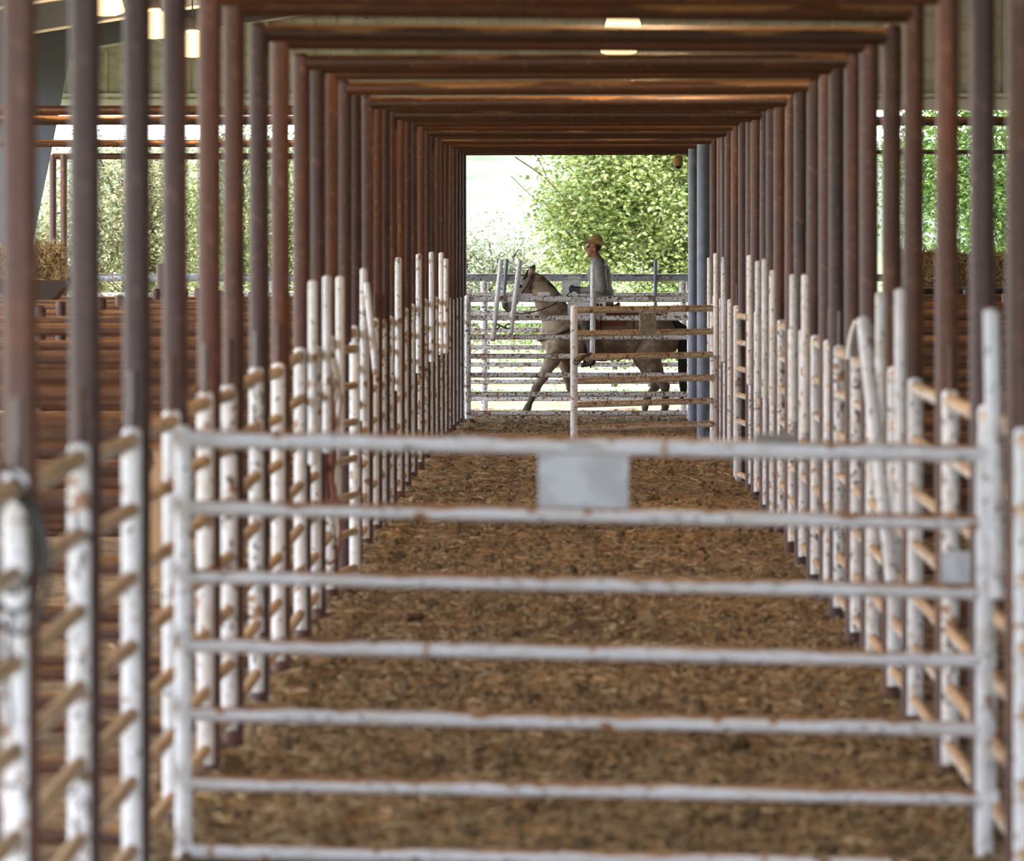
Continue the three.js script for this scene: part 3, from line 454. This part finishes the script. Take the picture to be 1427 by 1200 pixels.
// primitives: [ax,ay,az,ra, bx,by,bz,rb, zsquash]
function field(prims, k) {
  const L = prims.map(([a, ra, b, rb, zs = 1]) => ({ ax: a[0], ay: a[1], az: a[2], dx: b[0] - a[0], dy: b[1] - a[1], dz: (b[2] - a[2]), ra, rb, zs, l2: (b[0] - a[0]) ** 2 + (b[1] - a[1]) ** 2 + ((b[2] - a[2]) * zs) ** 2 + 1e-9 }));
  return (x, y, z) => { let v = 1e3; for (const p of L) { const px = x - p.ax, py = y - p.ay, pz = (z - p.az) * p.zs, t = clamp((px * p.dx + py * p.dy + pz * p.dz * p.zs) / p.l2), ex = px - p.dx * t, ey = py - p.dy * t, ez = pz - p.dz * p.zs * t, d = Math.sqrt(ex * ex + ey * ey + ez * ez) - (p.ra + (p.rb - p.ra) * t);
    const h = k - Math.abs(v - d); v = Math.min(v, d) - (h > 0 ? h * h / (4 * k) : 0); } return v; };
}
function paint(g, fn) { const p = g.attributes.position, C = new Float32Array(p.count * 3), c = [0, 0, 0]; for (let i = 0; i < p.count; i++) { fn(p.getX(i), p.getY(i), p.getZ(i), c); C.set(c, i * 3); } g.setAttribute('color', new THREE.BufferAttribute(C, 3)); return g; }
function bounds(prims, pad) { const lo = [9, 9, 9], hi = [-9, -9, -9]; for (const [a, ra, b, rb] of prims) for (const [p, r] of [[a, ra], [b, rb]]) for (let k = 0; k < 3; k++) { lo[k] = Math.min(lo[k], p[k] - r - pad); hi[k] = Math.max(hi[k], p[k] + r + pad); } return [lo, hi]; }
const blob = (prims, k, cell) => { const [lo, hi] = bounds(prims, cell * 3 + k * 0.4); return nets(field(prims, k), lo, hi, cell); };

// ---------------------------------------------------------------- horse and rider, walking past the alley end
const dH = 126, sH = F / dH, fH = floorBase(dH), H0 = at(840, 0, dH).x;
const hp = (px, py, z = 0) => [(px - VX) / sH - H0, EYE - (py - VY) / sH - fH, z];   // picture pixel to horse frame
const hv = (px, py, z = 0) => V(...hp(px, py, z));
M.skin = std({ vertexColors: true, roughness: 0.7 });
{
  const B = [];
  const c = (p, r, q, s, zs) => B.push([p, r, q, s, zs]);
  c(hp(790, 466), 0.335, hp(838, 470), 0.33, 1.18); c(hp(838, 470), 0.33, hp(885, 465), 0.305, 1.1); c(hp(885, 466), 0.3, hp(914, 465), 0.29, 1.1); c(hp(914, 465), 0.27, hp(926, 474), 0.22, 1.1);
  c(hp(795, 440), 0.11, hp(822, 442), 0.1, 1.4); c(hp(772, 468), 0.21, hp(785, 480), 0.23, 1.0);
  c(hp(781, 450), 0.25, hp(764, 420), 0.185, 1.7); c(hp(764, 420), 0.185, hp(750, 395), 0.12, 1.7); c(hp(750, 395), 0.12, hp(742, 386), 0.08, 1.4);
  c(hp(739, 388), 0.085, hp(730, 400), 0.105, 1.5); c(hp(734, 402), 0.085, hp(727, 408), 0.09, 1.6); c(hp(728, 396), 0.075, hp(712, 418), 0.062, 1.25); c(hp(726, 408), 0.07, hp(714, 424), 0.05, 1.4); c(hp(713, 416), 0.06, hp(705, 426), 0.056, 1.15); c(hp(712, 430), 0.035, hp(708, 433), 0.03, 1.0);
  for (const z of [-0.05, 0.05]) { c(hp(739, 383, z), 0.04, hp(742, 375, z * 1.3), 0.036, 1.0); c(hp(742, 375, z * 1.3), 0.034, hp(745.5, 368.5, z * 1.5), 0.006, 1.0); }
  const leg = (z, pts) => { for (let i = 0; i < pts.length - 1; i++) c(hp(pts[i][0], pts[i][1], z * pts[i][3]), pts[i][2], hp(pts[i + 1][0], pts[i + 1][1], z * pts[i + 1][3]), pts[i + 1][2], 1); };
  leg(1, [[778, 478, 0.15, 0.14], [769, 502, 0.105, 0.15], [757, 524, 0.07, 0.14], [746.5, 542, 0.055, 0.14], [741, 555, 0.038, 0.14], [735.5, 568, 0.044, 0.14], [730, 575, 0.036, 0.14], [726, 581, 0.05, 0.14]]);
  leg(-1, [[790, 480, 0.15, 0.14], [788, 505, 0.1, 0.15], [791, 524, 0.068, 0.14], [795, 540, 0.053, 0.14], [798, 553, 0.037, 0.14], [801, 565, 0.043, 0.14], [799, 573, 0.036, 0.14], [797, 580, 0.05, 0.14]]);
  leg(1, [[915, 476, 0.24, 0.1], [903, 498, 0.16, 0.16], [911, 514, 0.125, 0.17], [921, 529, 0.075, 0.16], [926.5, 538, 0.062, 0.16], [927, 552, 0.042, 0.16], [927, 566, 0.046, 0.16], [925, 574, 0.037, 0.16], [923, 581, 0.052, 0.16]]);
  leg(-1, [[912, 476, 0.24, 0.1], [898, 498, 0.16, 0.16], [905, 514, 0.12, 0.17], [913, 530, 0.075, 0.16], [914, 538, 0.06, 0.16], [908, 547, 0.042, 0.16], [901.5, 557, 0.045, 0.16], [900, 563, 0.037, 0.16], [899, 569, 0.05, 0.16]]);
  const g = blob(B, 0.045, 0.0115);
  const P2 = (x, y) => [(x + H0) * sH + VX, (EYE - fH - y) * 1 && VY - (y + fH - EYE) * sH];
  paint(g, (x, y, z, o) => {
    const [px, py] = P2(x, y), n = fbm(x * 9 + z * 4, y * 9 + 5, 201, 4), dap = smooth(0.5, 0.62, fbm(x * 16 + z * 9, y * 16, 203, 2));
    set3(o, [0.18, 0.122, 0.075]); mix3(o, [0.3, 0.225, 0.155], dap * 0.7); mix3(o, [0.08, 0.058, 0.04], smooth(0.45, 0.7, n) * 0.6);
    if (px < 790) mix3(o, [0.4, 0.31, 0.235], smooth(800, 768, px) * 0.7 * smooth(0.62, 0.35, n));      // paler neck and chest
    mix3(o, [0.33, 0.31, 0.3], smooth(742, 728, px) * smooth(440, 425, py) * 0.75);                   // grey face
    mix3(o, [0.045, 0.04, 0.04], smooth(711, 706, px) * smooth(440, 436, py) * smooth(418, 423, py));   // dark muzzle
    if (py > 515) mix3(o, [0.06, 0.045, 0.035], smooth(520, 545, py + (n - 0.5) * 22) * 0.9);
    if (py > 505 && px < 780) mix3(o, [0.2, 0.17, 0.15], smooth(560, 520, py) * 0.5);
    if (py > 576 || (px < 906 && px > 892 && py > 565)) set3(o, [0.13, 0.11, 0.09]);
    if (py < 377.5 && px > 738) mix3(o, [0.05, 0.04, 0.035], smooth(377.5, 373, py));
  });
  const o = thing('horse', 'dapple dun-grey saddled horse walking across the alley end', 'horse', [H0, fH, -dH]);
  part('body', g, M.skin, o);
  const hair = std({ color: 0x221c19, roughness: 0.85 });
  const mane = []; for (let k = 0; k < 26; k++) { const t = k / 25, cx = lerp(743, 793, t), cy = 381 + 51 * t - 8 * Math.sin(t * 3.1416) + (t > 0.8 ? 0 : 0), z = 0.02 + 0.03 * hash(k, 1, 5); mane.push([hp(cx, cy, -0.01), 0.028, hp(cx + 1 + 2 * hash(k, 2, 5), cy + 6 + 4 * hash(k, 3, 5), -0.09 - z), 0.014]); }
  mane.push([hp(741, 377, 0), 0.034, hp(734, 384, 0.05), 0.026], [hp(737, 378, 0.03), 0.03, hp(729.5, 389, 0.055), 0.014], [hp(738, 379, -0.03), 0.03, hp(730, 389, -0.05), 0.014]);
  part('mane', blob(mane, 0.02, 0.009), hair, o);
  part('tail', blob([[hp(938, 446), 0.05, hp(951, 462), 0.075], [hp(951, 462), 0.075, hp(955, 495), 0.085], [hp(955, 495), 0.085, hp(954, 535), 0.07], [hp(954, 535), 0.07, hp(950, 558), 0.02], [hp(950, 458, 0.02), 0.06, hp(949, 520, 0.03), 0.04]], 0.04, 0.011), hair, o);
  for (const z of [-1, 1]) { const e = part('eye', new THREE.SphereGeometry(0.024, 12, 8), std({ color: 0x0c0a09, roughness: 0.15 }), o); e.position.copy(hv(725.5, 399, z * 0.068)); const nn = part('nostril', new THREE.SphereGeometry(0.016, 10, 8), M.black, o); nn.scale.set(1, 1.1, 0.5); nn.position.copy(hv(705, 425, z * 0.047)); }
  // bridle with reins
  const leather = std({ color: 0x3a231a, roughness: 0.55 }), dk = std({ color: 0x1f1917, roughness: 0.55 });
  const br = thing('bridle', 'dark leather bridle and reins on the horse', 'bridle', [H0, fH, -dH]);
  const ring = (a, b, rx, rz, r) => { const pts = []; for (let k = 0; k <= 20; k++) { const t = k / 20 * 6.283, m = (1 + Math.cos(t)) / 2; pts.push(V(lerp(b.x, a.x, m), lerp(b.y, a.y, m), Math.sin(t) * rz)); } return tube(pts, r, 50, 6); };
  part('cheek_strap', merge([tube([hv(741, 384, 0.088), hv(735, 397, 0.094), hv(727, 408, 0.083), hv(717, 425, 0.055), hv(711, 431, 0.045)], 0.011, 30, 6), tube([hv(741, 384, -0.088), hv(735, 397, -0.094), hv(727, 408, -0.083), hv(717, 425, -0.055), hv(711, 431, -0.045)], 0.011, 30, 6)]), leather, br);
  part('crown_strap', ring(hv(744, 379), hv(738, 404), 0, 0.1, 0.011), leather, br); part('nose_band', ring(hv(710, 411), hv(722, 424), 0, 0.072, 0.01), leather, br);
  for (const z of [1, -1]) part('rein', tube([hv(711, 431, z * 0.05), hv(722, 437, z * 0.1), hv(745, 434, z * 0.17), hv(770, 425, z * 0.17), hv(788, 413, z * 0.1), hv(797, 406, z * 0.05)], 0.009, 50, 6), dk, br);
  // saddle
  const sd = thing('saddle', 'brown leather stock saddle with breast collar on the horse', 'saddle', [H0, fH, -dH]), hide = std({ color: 0x6b3a26, roughness: 0.45 });
  const shell = (x0, x1, dy0, dy1, inset, nU, mat, name, thick) => { // sheet draped over the barrel
    const P = [], I = []; for (let i = 0; i <= nU; i++) for (let j = 0; j <= 24; j++) { const px = lerp(x0, x1, i / nU), a = lerp(-1, 1, j / 24) * lerp(dy0, dy1, i / nU), R = 0.335 + inset; const c0 = hp(px, 469); P.push(c0[0], c0[1] + Math.cos(a) * R * 1.02, Math.sin(a) * (R / 1.14)); }
    for (let i = 0; i < nU; i++) for (let j = 0; j < 24; j++) { const a = i * 25 + j; I.push(a, a + 1, a + 25, a + 1, a + 26, a + 25); }
    const inner = P.map((v, k) => k % 3 === 0 ? v : k % 3 === 1 ? v - thick : v * (1 - thick)); const n = P.length / 3, Q = [...P, ...inner], J = [...I]; for (let k = 0; k < I.length; k += 3) J.push(I[k] + n, I[k + 2] + n, I[k + 1] + n);
    const g2 = new THREE.BufferGeometry(); g2.setAttribute('position', new THREE.Float32BufferAttribute(Q, 3)); g2.setIndex(J); g2.computeVertexNormals(); g2.setAttribute('uv', new THREE.BufferAttribute(new Float32Array(Q.length / 3 * 2), 2)); part(name, g2, mat, sd); };
  shell(806, 882, 1.35, 1.3, 0.022, 10, std({ color: 0x6e5c48, roughness: 0.95 }), 'saddle_pad', 0.015); shell(810, 871, 1.15, 1.1, 0.04, 10, hide, 'skirt', 0.015);
  part('seat', blob([[hp(815, 434), 0.07, hp(838, 438), 0.09, 0.6], [hp(838, 438), 0.09, hp(858, 432), 0.07, 0.5], [hp(813, 434), 0.05, hp(811, 421), 0.02, 1], [hp(811, 420), 0.03, hp(808, 419), 0.025, 1], [hp(858, 432), 0.06, hp(862, 424), 0.03, 0.35]], 0.05, 0.011), hide, sd);
  for (const z of [1, -1]) { part('fender', blob([[hp(828, 440, z * 0.3), 0.1, hp(824, 475, z * 0.36), 0.09, 5], [hp(824, 475, z * 0.36), 0.08, hp(825, 498, z * 0.37), 0.045, 5]], 0.03, 0.01), hide, sd); const st = part('stirrup', new THREE.TorusGeometry(0.065, 0.013, 8, 20), leather, sd); st.position.copy(hv(823, 505, z * 0.37)); st.rotation.y = Math.PI / 2; }
  part('cinch', (() => { const pts = []; for (let k = 0; k <= 30; k++) { const a = k / 30 * 6.283, c0 = hp(815, 469); pts.push(V(c0[0], c0[1] + Math.cos(a) * 0.355, Math.sin(a) * 0.315)); } return tube(pts, 0.026, 60, 8).scale(1, 1, 1); })(), dk, sd);
  part('breast_collar', (() => { const pts = [hv(812, 452, 0.31), hv(796, 458, 0.31), hv(774, 467, 0.26), hv(757, 473, 0.14), hv(750.5, 474, 0), hv(757, 473, -0.14), hv(774, 467, -0.26), hv(796, 458, -0.31)]; return tube(pts, 0.022, 60, 8); })(), dk, sd);

  // rider
  const rider = thing('person', 'rider in tan cowboy hat and grey jacket sitting on the horse', 'person', [H0, fH, -dH]);
  const R = [], r = (p, a, q, b, zs) => R.push([p, a, q, b, zs]);
  r(hp(840, 428), 0.16, hp(838, 408), 0.165, 0.85); r(hp(838, 408), 0.165, hp(835, 383), 0.165, 0.8); r(hp(835, 383), 0.16, hp(834, 369), 0.115, 0.75); r(hp(834, 367, -0.15), 0.085, hp(834, 367, 0.15), 0.085); r(hp(832, 362), 0.075, hp(828.5, 353), 0.056);
  for (const z of [1, -1]) {
    r(hp(835, 369, z * 0.18), 0.082, hp(840, 402, z * 0.25), 0.062); r(hp(840, 402, z * 0.25), 0.062, hp(808, 405, z * 0.13), 0.042); r(hp(808, 405, z * 0.13), 0.038, hp(802, 403, z * 0.06), 0.034);
    r(hp(840, 430, z * 0.1), 0.12, hp(816, 450, z * 0.35), 0.088); r(hp(816, 450, z * 0.35), 0.085, hp(826, 492, z * 0.42), 0.055); r(hp(826, 492, z * 0.42), 0.052, hp(825, 504, z * 0.42), 0.048); r(hp(825, 505, z * 0.42), 0.045, hp(812, 509, z * 0.43), 0.03);
  }
  const [rl, rh] = bounds(R, 0.05), rf = field(R, 0.035), body = nets((x, y, z) => { const v = rf(x, y, z); return Math.abs(v) > 0.05 ? v : v + 0.03 * (fbm(x * 9 - y * 13, y * 9 + z * 8, 213, 2) - 0.5); }, rl, rh, 0.0105);   // folds in the cloth
  paint(body, (x, y, z, o) => { const [px, py] = P2(x, y), n = fbm(x * 24 + z * 11, y * 24, 211, 3);
    if (py > 424 || (py > 415 && Math.abs(z) > 0.3)) { set3(o, py > 488 ? [0.04, 0.028, 0.02] : [0.055, 0.045, 0.042]); }
    else { set3(o, [0.22, 0.212, 0.207]); mix3(o, [0.19, 0.183, 0.178], n); if (py < 360.5 && Math.abs(z) < 0.09) set3(o, [0.26, 0.11, 0.075]); if (py < 363 && py > 360.5 && Math.abs(z) < 0.09) set3(o, [0.1, 0.1, 0.1]); }
    if (px < 808.5 && py < 412 && py > 395) set3(o, [0.03, 0.028, 0.028]); });
  // head
  const hd = [], h = (p, a, q, b, zs) => hd.push([p, a, q, b, zs]);
  h(hp(829.5, 343), 0.088, hp(828, 345), 0.085, 1.2); h(hp(824.5, 349), 0.06, hp(825, 354), 0.05, 1.05); h(hp(822, 355.5), 0.026, hp(821.5, 356), 0.026, 0.9); h(hp(820, 344.5), 0.02, hp(817.2, 349), 0.016, 1); h(hp(819.3, 352.5, -0.015), 0.014, hp(819.3, 352.5, 0.015), 0.014); h(hp(820, 343, -0.035), 0.018, hp(820, 343, 0.035), 0.018); h(hp(829, 352), 0.052, hp(830, 359), 0.055);
  for (const z of [1, -1]) { h(hp(829.7, 346, z * 0.077), 0.014, hp(829.2, 350, z * 0.075), 0.01); h(hp(822, 349, z * 0.035), 0.026, hp(823, 351, z * 0.035), 0.024); }
  const head = blob(hd, 0.014, 0.0045);
  paint(head, (x, y, z, o) => { const [px, py] = P2(x, y); set3(o, [0.4, 0.165, 0.115]); mix3(o, [0.42, 0.12, 0.085], smooth(0.5, 0.7, fbm(x * 40, y * 40 + z * 20, 217, 2)) * 0.5); if (px > 829.5 + (py - 344) * 0.25 && py < 353 && Math.abs(z) < 0.074) set3(o, [0.05, 0.032, 0.022]); if (px < 819 && py > 351.5 && py < 352.8) set3(o, [0.28, 0.08, 0.07]); if (px < 824 && py > 353.5) mix3(o, [0.1, 0.06, 0.045], 0.55); if (Math.abs(z) > 0.02 && Math.abs(z) < 0.055 && px < 821.5 && py > 343 && py < 345.6) set3(o, [0.05, 0.035, 0.03]); });
  // gloved hands closed round the reins, five fingers each
  const hands = []; for (const z of [1, -1]) { const hn = [], o0 = hp(799, 403, z * 0.05), Q = (x, y, w) => [o0[0] + x, o0[1] + y, o0[2] + w * z]; hn.push([Q(0.035, 0, 0.02), 0.033, Q(-0.005, 0.005, 0.0), 0.036]);
    [[0.028, 0.03], [0.009, 0.034], [-0.011, 0.031], [-0.029, 0.025]].forEach(([y, len]) => { hn.push([Q(-0.02, y, 0.018), 0.0105, Q(-0.02 - len, y - 0.006, 0.012), 0.0105], [Q(-0.02 - len, y - 0.006, 0.012), 0.0105, Q(-0.026 - len * 0.7, y - 0.012, -0.022), 0.0095], [Q(-0.026 - len * 0.7, y - 0.012, -0.022), 0.0095, Q(-0.018, y - 0.012, -0.026), 0.0085]); });
    hn.push([Q(0.012, 0.03, -0.005), 0.014, Q(-0.018, 0.048, -0.012), 0.0115], [Q(-0.018, 0.048, -0.012), 0.0115, Q(-0.042, 0.044, -0.018), 0.0095]); const hg = blob(hn, 0.008, 0.0045); hands.push(paint(hg, (x, y, q, o) => set3(o, [0.035, 0.032, 0.031]))); }
  part('body', mergeGeometries([body, head, ...hands]), M.skin, rider);
  // hat
  const hat = new THREE.Group(); hat.name = 'hat'; rider.add(hat); hat.position.copy(hv(830, 340)); hat.rotation.z = -0.12; hat.userData.label = 'tan felt cowboy hat';
  const felt = std({ color: 0xa88a60, roughness: 0.85 }), bP = [], bI = [], nr = 8, na = 48;
  for (const th of [0, -0.008]) for (let i = 0; i <= nr; i++) for (let j = 0; j <= na; j++) { const a = j / na * 6.283, q = i / nr, rx = lerp(0.095, 0.24, q), rz = lerp(0.08, 0.2, q), s2 = Math.sin(a) ** 2; bP.push(Math.cos(a) * rx, th + s2 * 0.06 * q * q - (1 - s2) * (Math.cos(a) > 0 ? 0.065 : 0.02) * q * q, Math.sin(a) * rz * (1 - 0.12 * s2 * q)); }
  const lay = (nr + 1) * (na + 1); for (const L of [0, 1]) for (let i = 0; i < nr; i++) for (let j = 0; j < na; j++) { const a = L * lay + i * (na + 1) + j, b = a + na + 1; L ? bI.push(a, b, a + 1, a + 1, b, b + 1) : bI.push(a, a + 1, b, a + 1, b + 1, b); }
  for (let j = 0; j < na; j++) { const a = nr * (na + 1) + j; bI.push(a, a + 1, a + lay, a + 1, a + 1 + lay, a + lay); }
  const bg = new THREE.BufferGeometry(); bg.setAttribute('position', new THREE.Float32BufferAttribute(bP, 3)); bg.setIndex(bI); bg.computeVertexNormals(); part('brim', bg, felt, hat);
  const cg = new THREE.SphereGeometry(1, 32, 16, 0, 6.2832, 0, Math.PI / 2), cp = cg.attributes.position; for (let i = 0; i < cp.count; i++) { let x = cp.getX(i), y = cp.getY(i), z = cp.getZ(i); const rad = Math.hypot(x, z); const yy = Math.pow(y, 0.55); const dent = Math.exp(-(z * z) / 0.06) * smooth(0.5, 1, yy) * 0.28; cp.setXYZ(i, x * 0.1 * (1 - 0.0 * yy), (yy - dent) * 0.15 - 0.004 + (x > 0 ? 0.004 : -0.006 * yy), z * 0.083); } cg.computeVertexNormals(); part('crown', cg, felt, hat);
  const band = new THREE.CylinderGeometry(0.1, 0.102, 0.022, 32, 1, true); band.scale(1, 1, 0.85); band.translate(0, 0.01, 0); part('hat_band', band, std({ color: 0x4a3524, roughness: 0.7, side: THREE.DoubleSide }), hat);
  part('stampede_string', tube([hv(846, 349, 0.03), hv(850, 354, 0.03), hv(853, 360, 0.03), hv(855, 365, 0.02)], 0.006, 14, 5), M.black, rider);
  part('eyeglasses', merge([new THREE.TorusGeometry(0.02, 0.003, 6, 16).rotateY(Math.PI / 2).translate(...hp(818, 344.6, 0.034)), new THREE.TorusGeometry(0.02, 0.003, 6, 16).rotateY(Math.PI / 2).translate(...hp(818, 344.6, -0.034)), tube([hv(818, 343.5, 0.055), hv(824, 344, 0.083), hv(830, 345, 0.086)], 0.003, 10, 5), tube([hv(818, 343.5, -0.055), hv(824, 344, -0.083), hv(830, 345, -0.086)], 0.003, 10, 5)]), M.black, rider);
}

// ---------------------------------------------------------------- outdoors
M.grass = std({ map: tex(256, 256, (u, v, c) => { const n = fbm(u * 8, v * 8, 301, 5, 8, 8), n2 = fbm(u * 40, v * 40, 303, 3, 40, 40); set3(c, [98, 114, 58]); mix3(c, [124, 118, 98], smooth(0.42, 0.6, n)); mix3(c, [66, 92, 38], smooth(0.5, 0.75, n2) * 0.7); }), roughness: 0.95 });
{ const P = [], U = [], I = [], nx = 80, nz = 110; const gy = (x, d) => -0.42 - 0.0 + (d > 136 ? (fbm(x * 0.2, d * 0.2, 305, 3) - 0.5) * 0.12 : 0) + 0;
  for (let j = 0; j <= nz; j++) for (let i = 0; i <= nx; i++) { const x = lerp(-320, 320, i / nx), d = lerp(-60, 1420, j / nz); P.push(x, gy(x, d), -d); U.push(x / 6, d / 6); }
  for (let j = 0; j < nz; j++) for (let i = 0; i < nx; i++) { const a = j * (nx + 1) + i, b = a + nx + 1; I.push(a, a + 1, b, a + 1, b + 1, b); }
  const g = new THREE.BufferGeometry(); g.setAttribute('position', new THREE.Float32BufferAttribute(P, 3)); g.setAttribute('uv', new THREE.Float32BufferAttribute(U, 2)); g.setIndex(I); g.computeVertexNormals();
  tag(part('ground', g, M.grass), 'pale grass and gravel yard around the barn', 'ground', null, 'structure'); }
{ // wooded hillside far off, spring woods and bare grey trees
  const P = [], I = [], nx = 120, ny = 20; for (let j = 0; j <= ny; j++) for (let i = 0; i <= nx; i++) { const x = lerp(-320, 320, i / nx), t = j / ny, top = 17 + 7 * fbm(i * 0.12, 3, 311, 3), y = -1 + t * top, d = 1350 + t * 160 + 25 * fbm(i * 0.3, j * 0.6, 313, 3); P.push(x, y, -d); }
  for (let j = 0; j < ny; j++) for (let i = 0; i < nx; i++) { const a = j * (nx + 1) + i, b = a + nx + 1; I.push(a, a + 1, b, a + 1, b + 1, b); }
  const g = new THREE.BufferGeometry(); g.setAttribute('position', new THREE.Float32BufferAttribute(P, 3)); g.setIndex(I); g.computeVertexNormals();
  tag(part('hillside', g, std({ color: new THREE.Color(0.1, 0.125, 0.085), roughness: 1 })), 'wooded spring hillside far off beyond the barn opening', 'hill', null, 'structure'); }
const leafG = (() => { const g = new THREE.BufferGeometry(); g.setAttribute('position', new THREE.Float32BufferAttribute([0, 0, 0, 0.5, 0.12, 0.32, 1, 0, 0, 0.5, 0.12, -0.32, 0.5, -0.02, 0], 3)); g.setIndex([0, 4, 1, 1, 4, 2, 2, 4, 3, 3, 4, 0]); g.computeVertexNormals(); return g; })();
M.leaf = new THREE.MeshPhysicalMaterial({ color: 0xffffff, roughness: 0.6, transmission: 0.35, thickness: 0, side: THREE.DoubleSide });
M.bark = std({ color: 0x4a4038, roughness: 0.95 });
function tree(name, label, x, d, [cy, rx, ry, rz], n, size, colA, colB, trunk = 0.13, gap = 0.45) {
  seed = Math.round(1000 + d * 37 + (x + 20) * 911);
  const o = thing(name, label, name.includes('shrub') ? 'shrub' : 'tree', [x, -0.45, -d], 'trees beyond the barn'), br = [], tips = [];
  const c0 = V(0, cy + 0.45, 0);
  part('trunk', pipe(V(0, -0.1, 0), V(0.05, c0.y + ry * 0.1, 0.03), trunk, { seg: 10, r2: trunk * 0.5 }), M.bark, o);
  for (let k = 0; k < 34; k++) { let t = rnd() * 6.283, u = rr(-0.75, 0.98), q = Math.sqrt(1 - u * u), f = rr(0.7, 1.0); const tip = V(Math.cos(t) * q * rx * f, c0.y + u * ry * f, Math.sin(t) * q * rz * f), s0 = V(0.02, lerp(c0.y - ry * 0.75, c0.y + ry * 0.05, rnd()), 0), m = s0.clone().lerp(tip, 0.5).add(V(rr(-0.15, 0.15), rr(0, 0.25), rr(-0.15, 0.15))); br.push(tube([s0, m, tip], 0.013, 8, 4)); tips.push(m, tip);
    for (let e = 0; e < 5; e++) { const b = m.clone().lerp(tip, rr(0.1, 1)).add(V(rr(-0.45, 0.45) * rx * 0.35, rr(-0.35, 0.45) * ry * 0.35, rr(-0.45, 0.45) * rz * 0.35)); br.push(tube([m, m.clone().lerp(b, 0.5).add(V(0, 0.05, 0)), b], 0.006, 5, 3)); tips.push(b); } }
  part('branches', merge(br), M.bark, o);
  const lv = scatter('leaves', '', '', leafG, M.leaf, n, () => { let t = tips[Math.floor(rnd() * tips.length)]; const w = gap; if (rnd() < 0.25) { const a = rnd() * 6.283, u = rr(-1, 1), q = Math.sqrt(1 - u * u), f = rr(0.75, 1); t = V(Math.cos(a) * q * rx * f, c0.y + u * ry * f, Math.sin(a) * q * rz * f); } return { at: V(t.x + (rnd() + rnd() - 1) * w, t.y + (rnd() + rnd() - 1) * w, t.z + (rnd() + rnd() - 1) * w), rx: rr(-0.9, 0.9), ry: rnd() * 6.283, rz: rr(-1.1, 0.5), sx: size * rr(0.7, 1.3), sy: size, sz: size * rr(0.7, 1.3) }; }, (c) => { const k = rnd(); return c.setRGB(lerp(colA[0], colB[0], k), lerp(colA[1], colB[1], k), lerp(colA[2], colB[2], k)); });
  lv.userData.kind = 'stuff'; o.add(lv); return o;
}
const gA = [0.1, 0.18, 0.035], gB = [0.52, 0.55, 0.2];
const big = tree('leafy_tree', 'large fresh green tree behind the rider in the opening', 1.35, 157, [2.8, 2.25, 2.6, 1.8], 44000, 0.1, gA, gB);
tree('leafy_tree', 'bright green tree seen between posts on the horse-tail side', 7.4, 156, [3.1, 2.2, 2.4, 1.6], 34000, 0.1, [0.07, 0.18, 0.025], [0.28, 0.4, 0.08]);
tree('leafy_tree', 'yellow-green airy tree between posts on the horse-head side', -5.4, 158, [2.4, 1.9, 1.9, 1.3], 22000, 0.085, [0.15, 0.21, 0.06], [0.42, 0.42, 0.18]);
tree('leafy_tree', 'thin yellow-green tree near the hay rack on the horse-head side', -8.3, 164, [2.3, 1.8, 1.9, 1.2], 24000, 0.085, [0.16, 0.22, 0.08], [0.44, 0.36, 0.19], 0.09);
tree('blossom_shrub', 'pale blossoming shrub above the horse head in the opening', -1.7, 166, [1.3, 1.6, 1.35, 1.0], 16000, 0.07, [0.13, 0.2, 0.09], [0.5, 0.47, 0.38], 0.07);
tree('blossom_shrub', 'low pale green shrub at the foot of the large tree', 0.6, 150, [0.75, 2.4, 0.8, 0.7], 12000, 0.07, [0.14, 0.23, 0.06], [0.38, 0.46, 0.18], 0.06);
{ const d = 157, o = big, q = (px, py) => { const a = at(px, py, d); return V(a.x - 1.35, a.y + 0.45, 0.3); };
  part('bare_branch', tube([q(810, 300), q(757, 246), q(742, 235), q(718, 219)], 0.014, 20, 5), M.bark, o); part('bare_branch', tube([q(764, 252), q(752, 225), q(744, 214)], 0.011, 14, 5), M.bark, o); part('bare_branch', tube([q(800, 335), q(760, 290), q(735, 268), q(712, 245)], 0.007, 16, 4), M.bark, o); }

renderer.render(scene, camera);
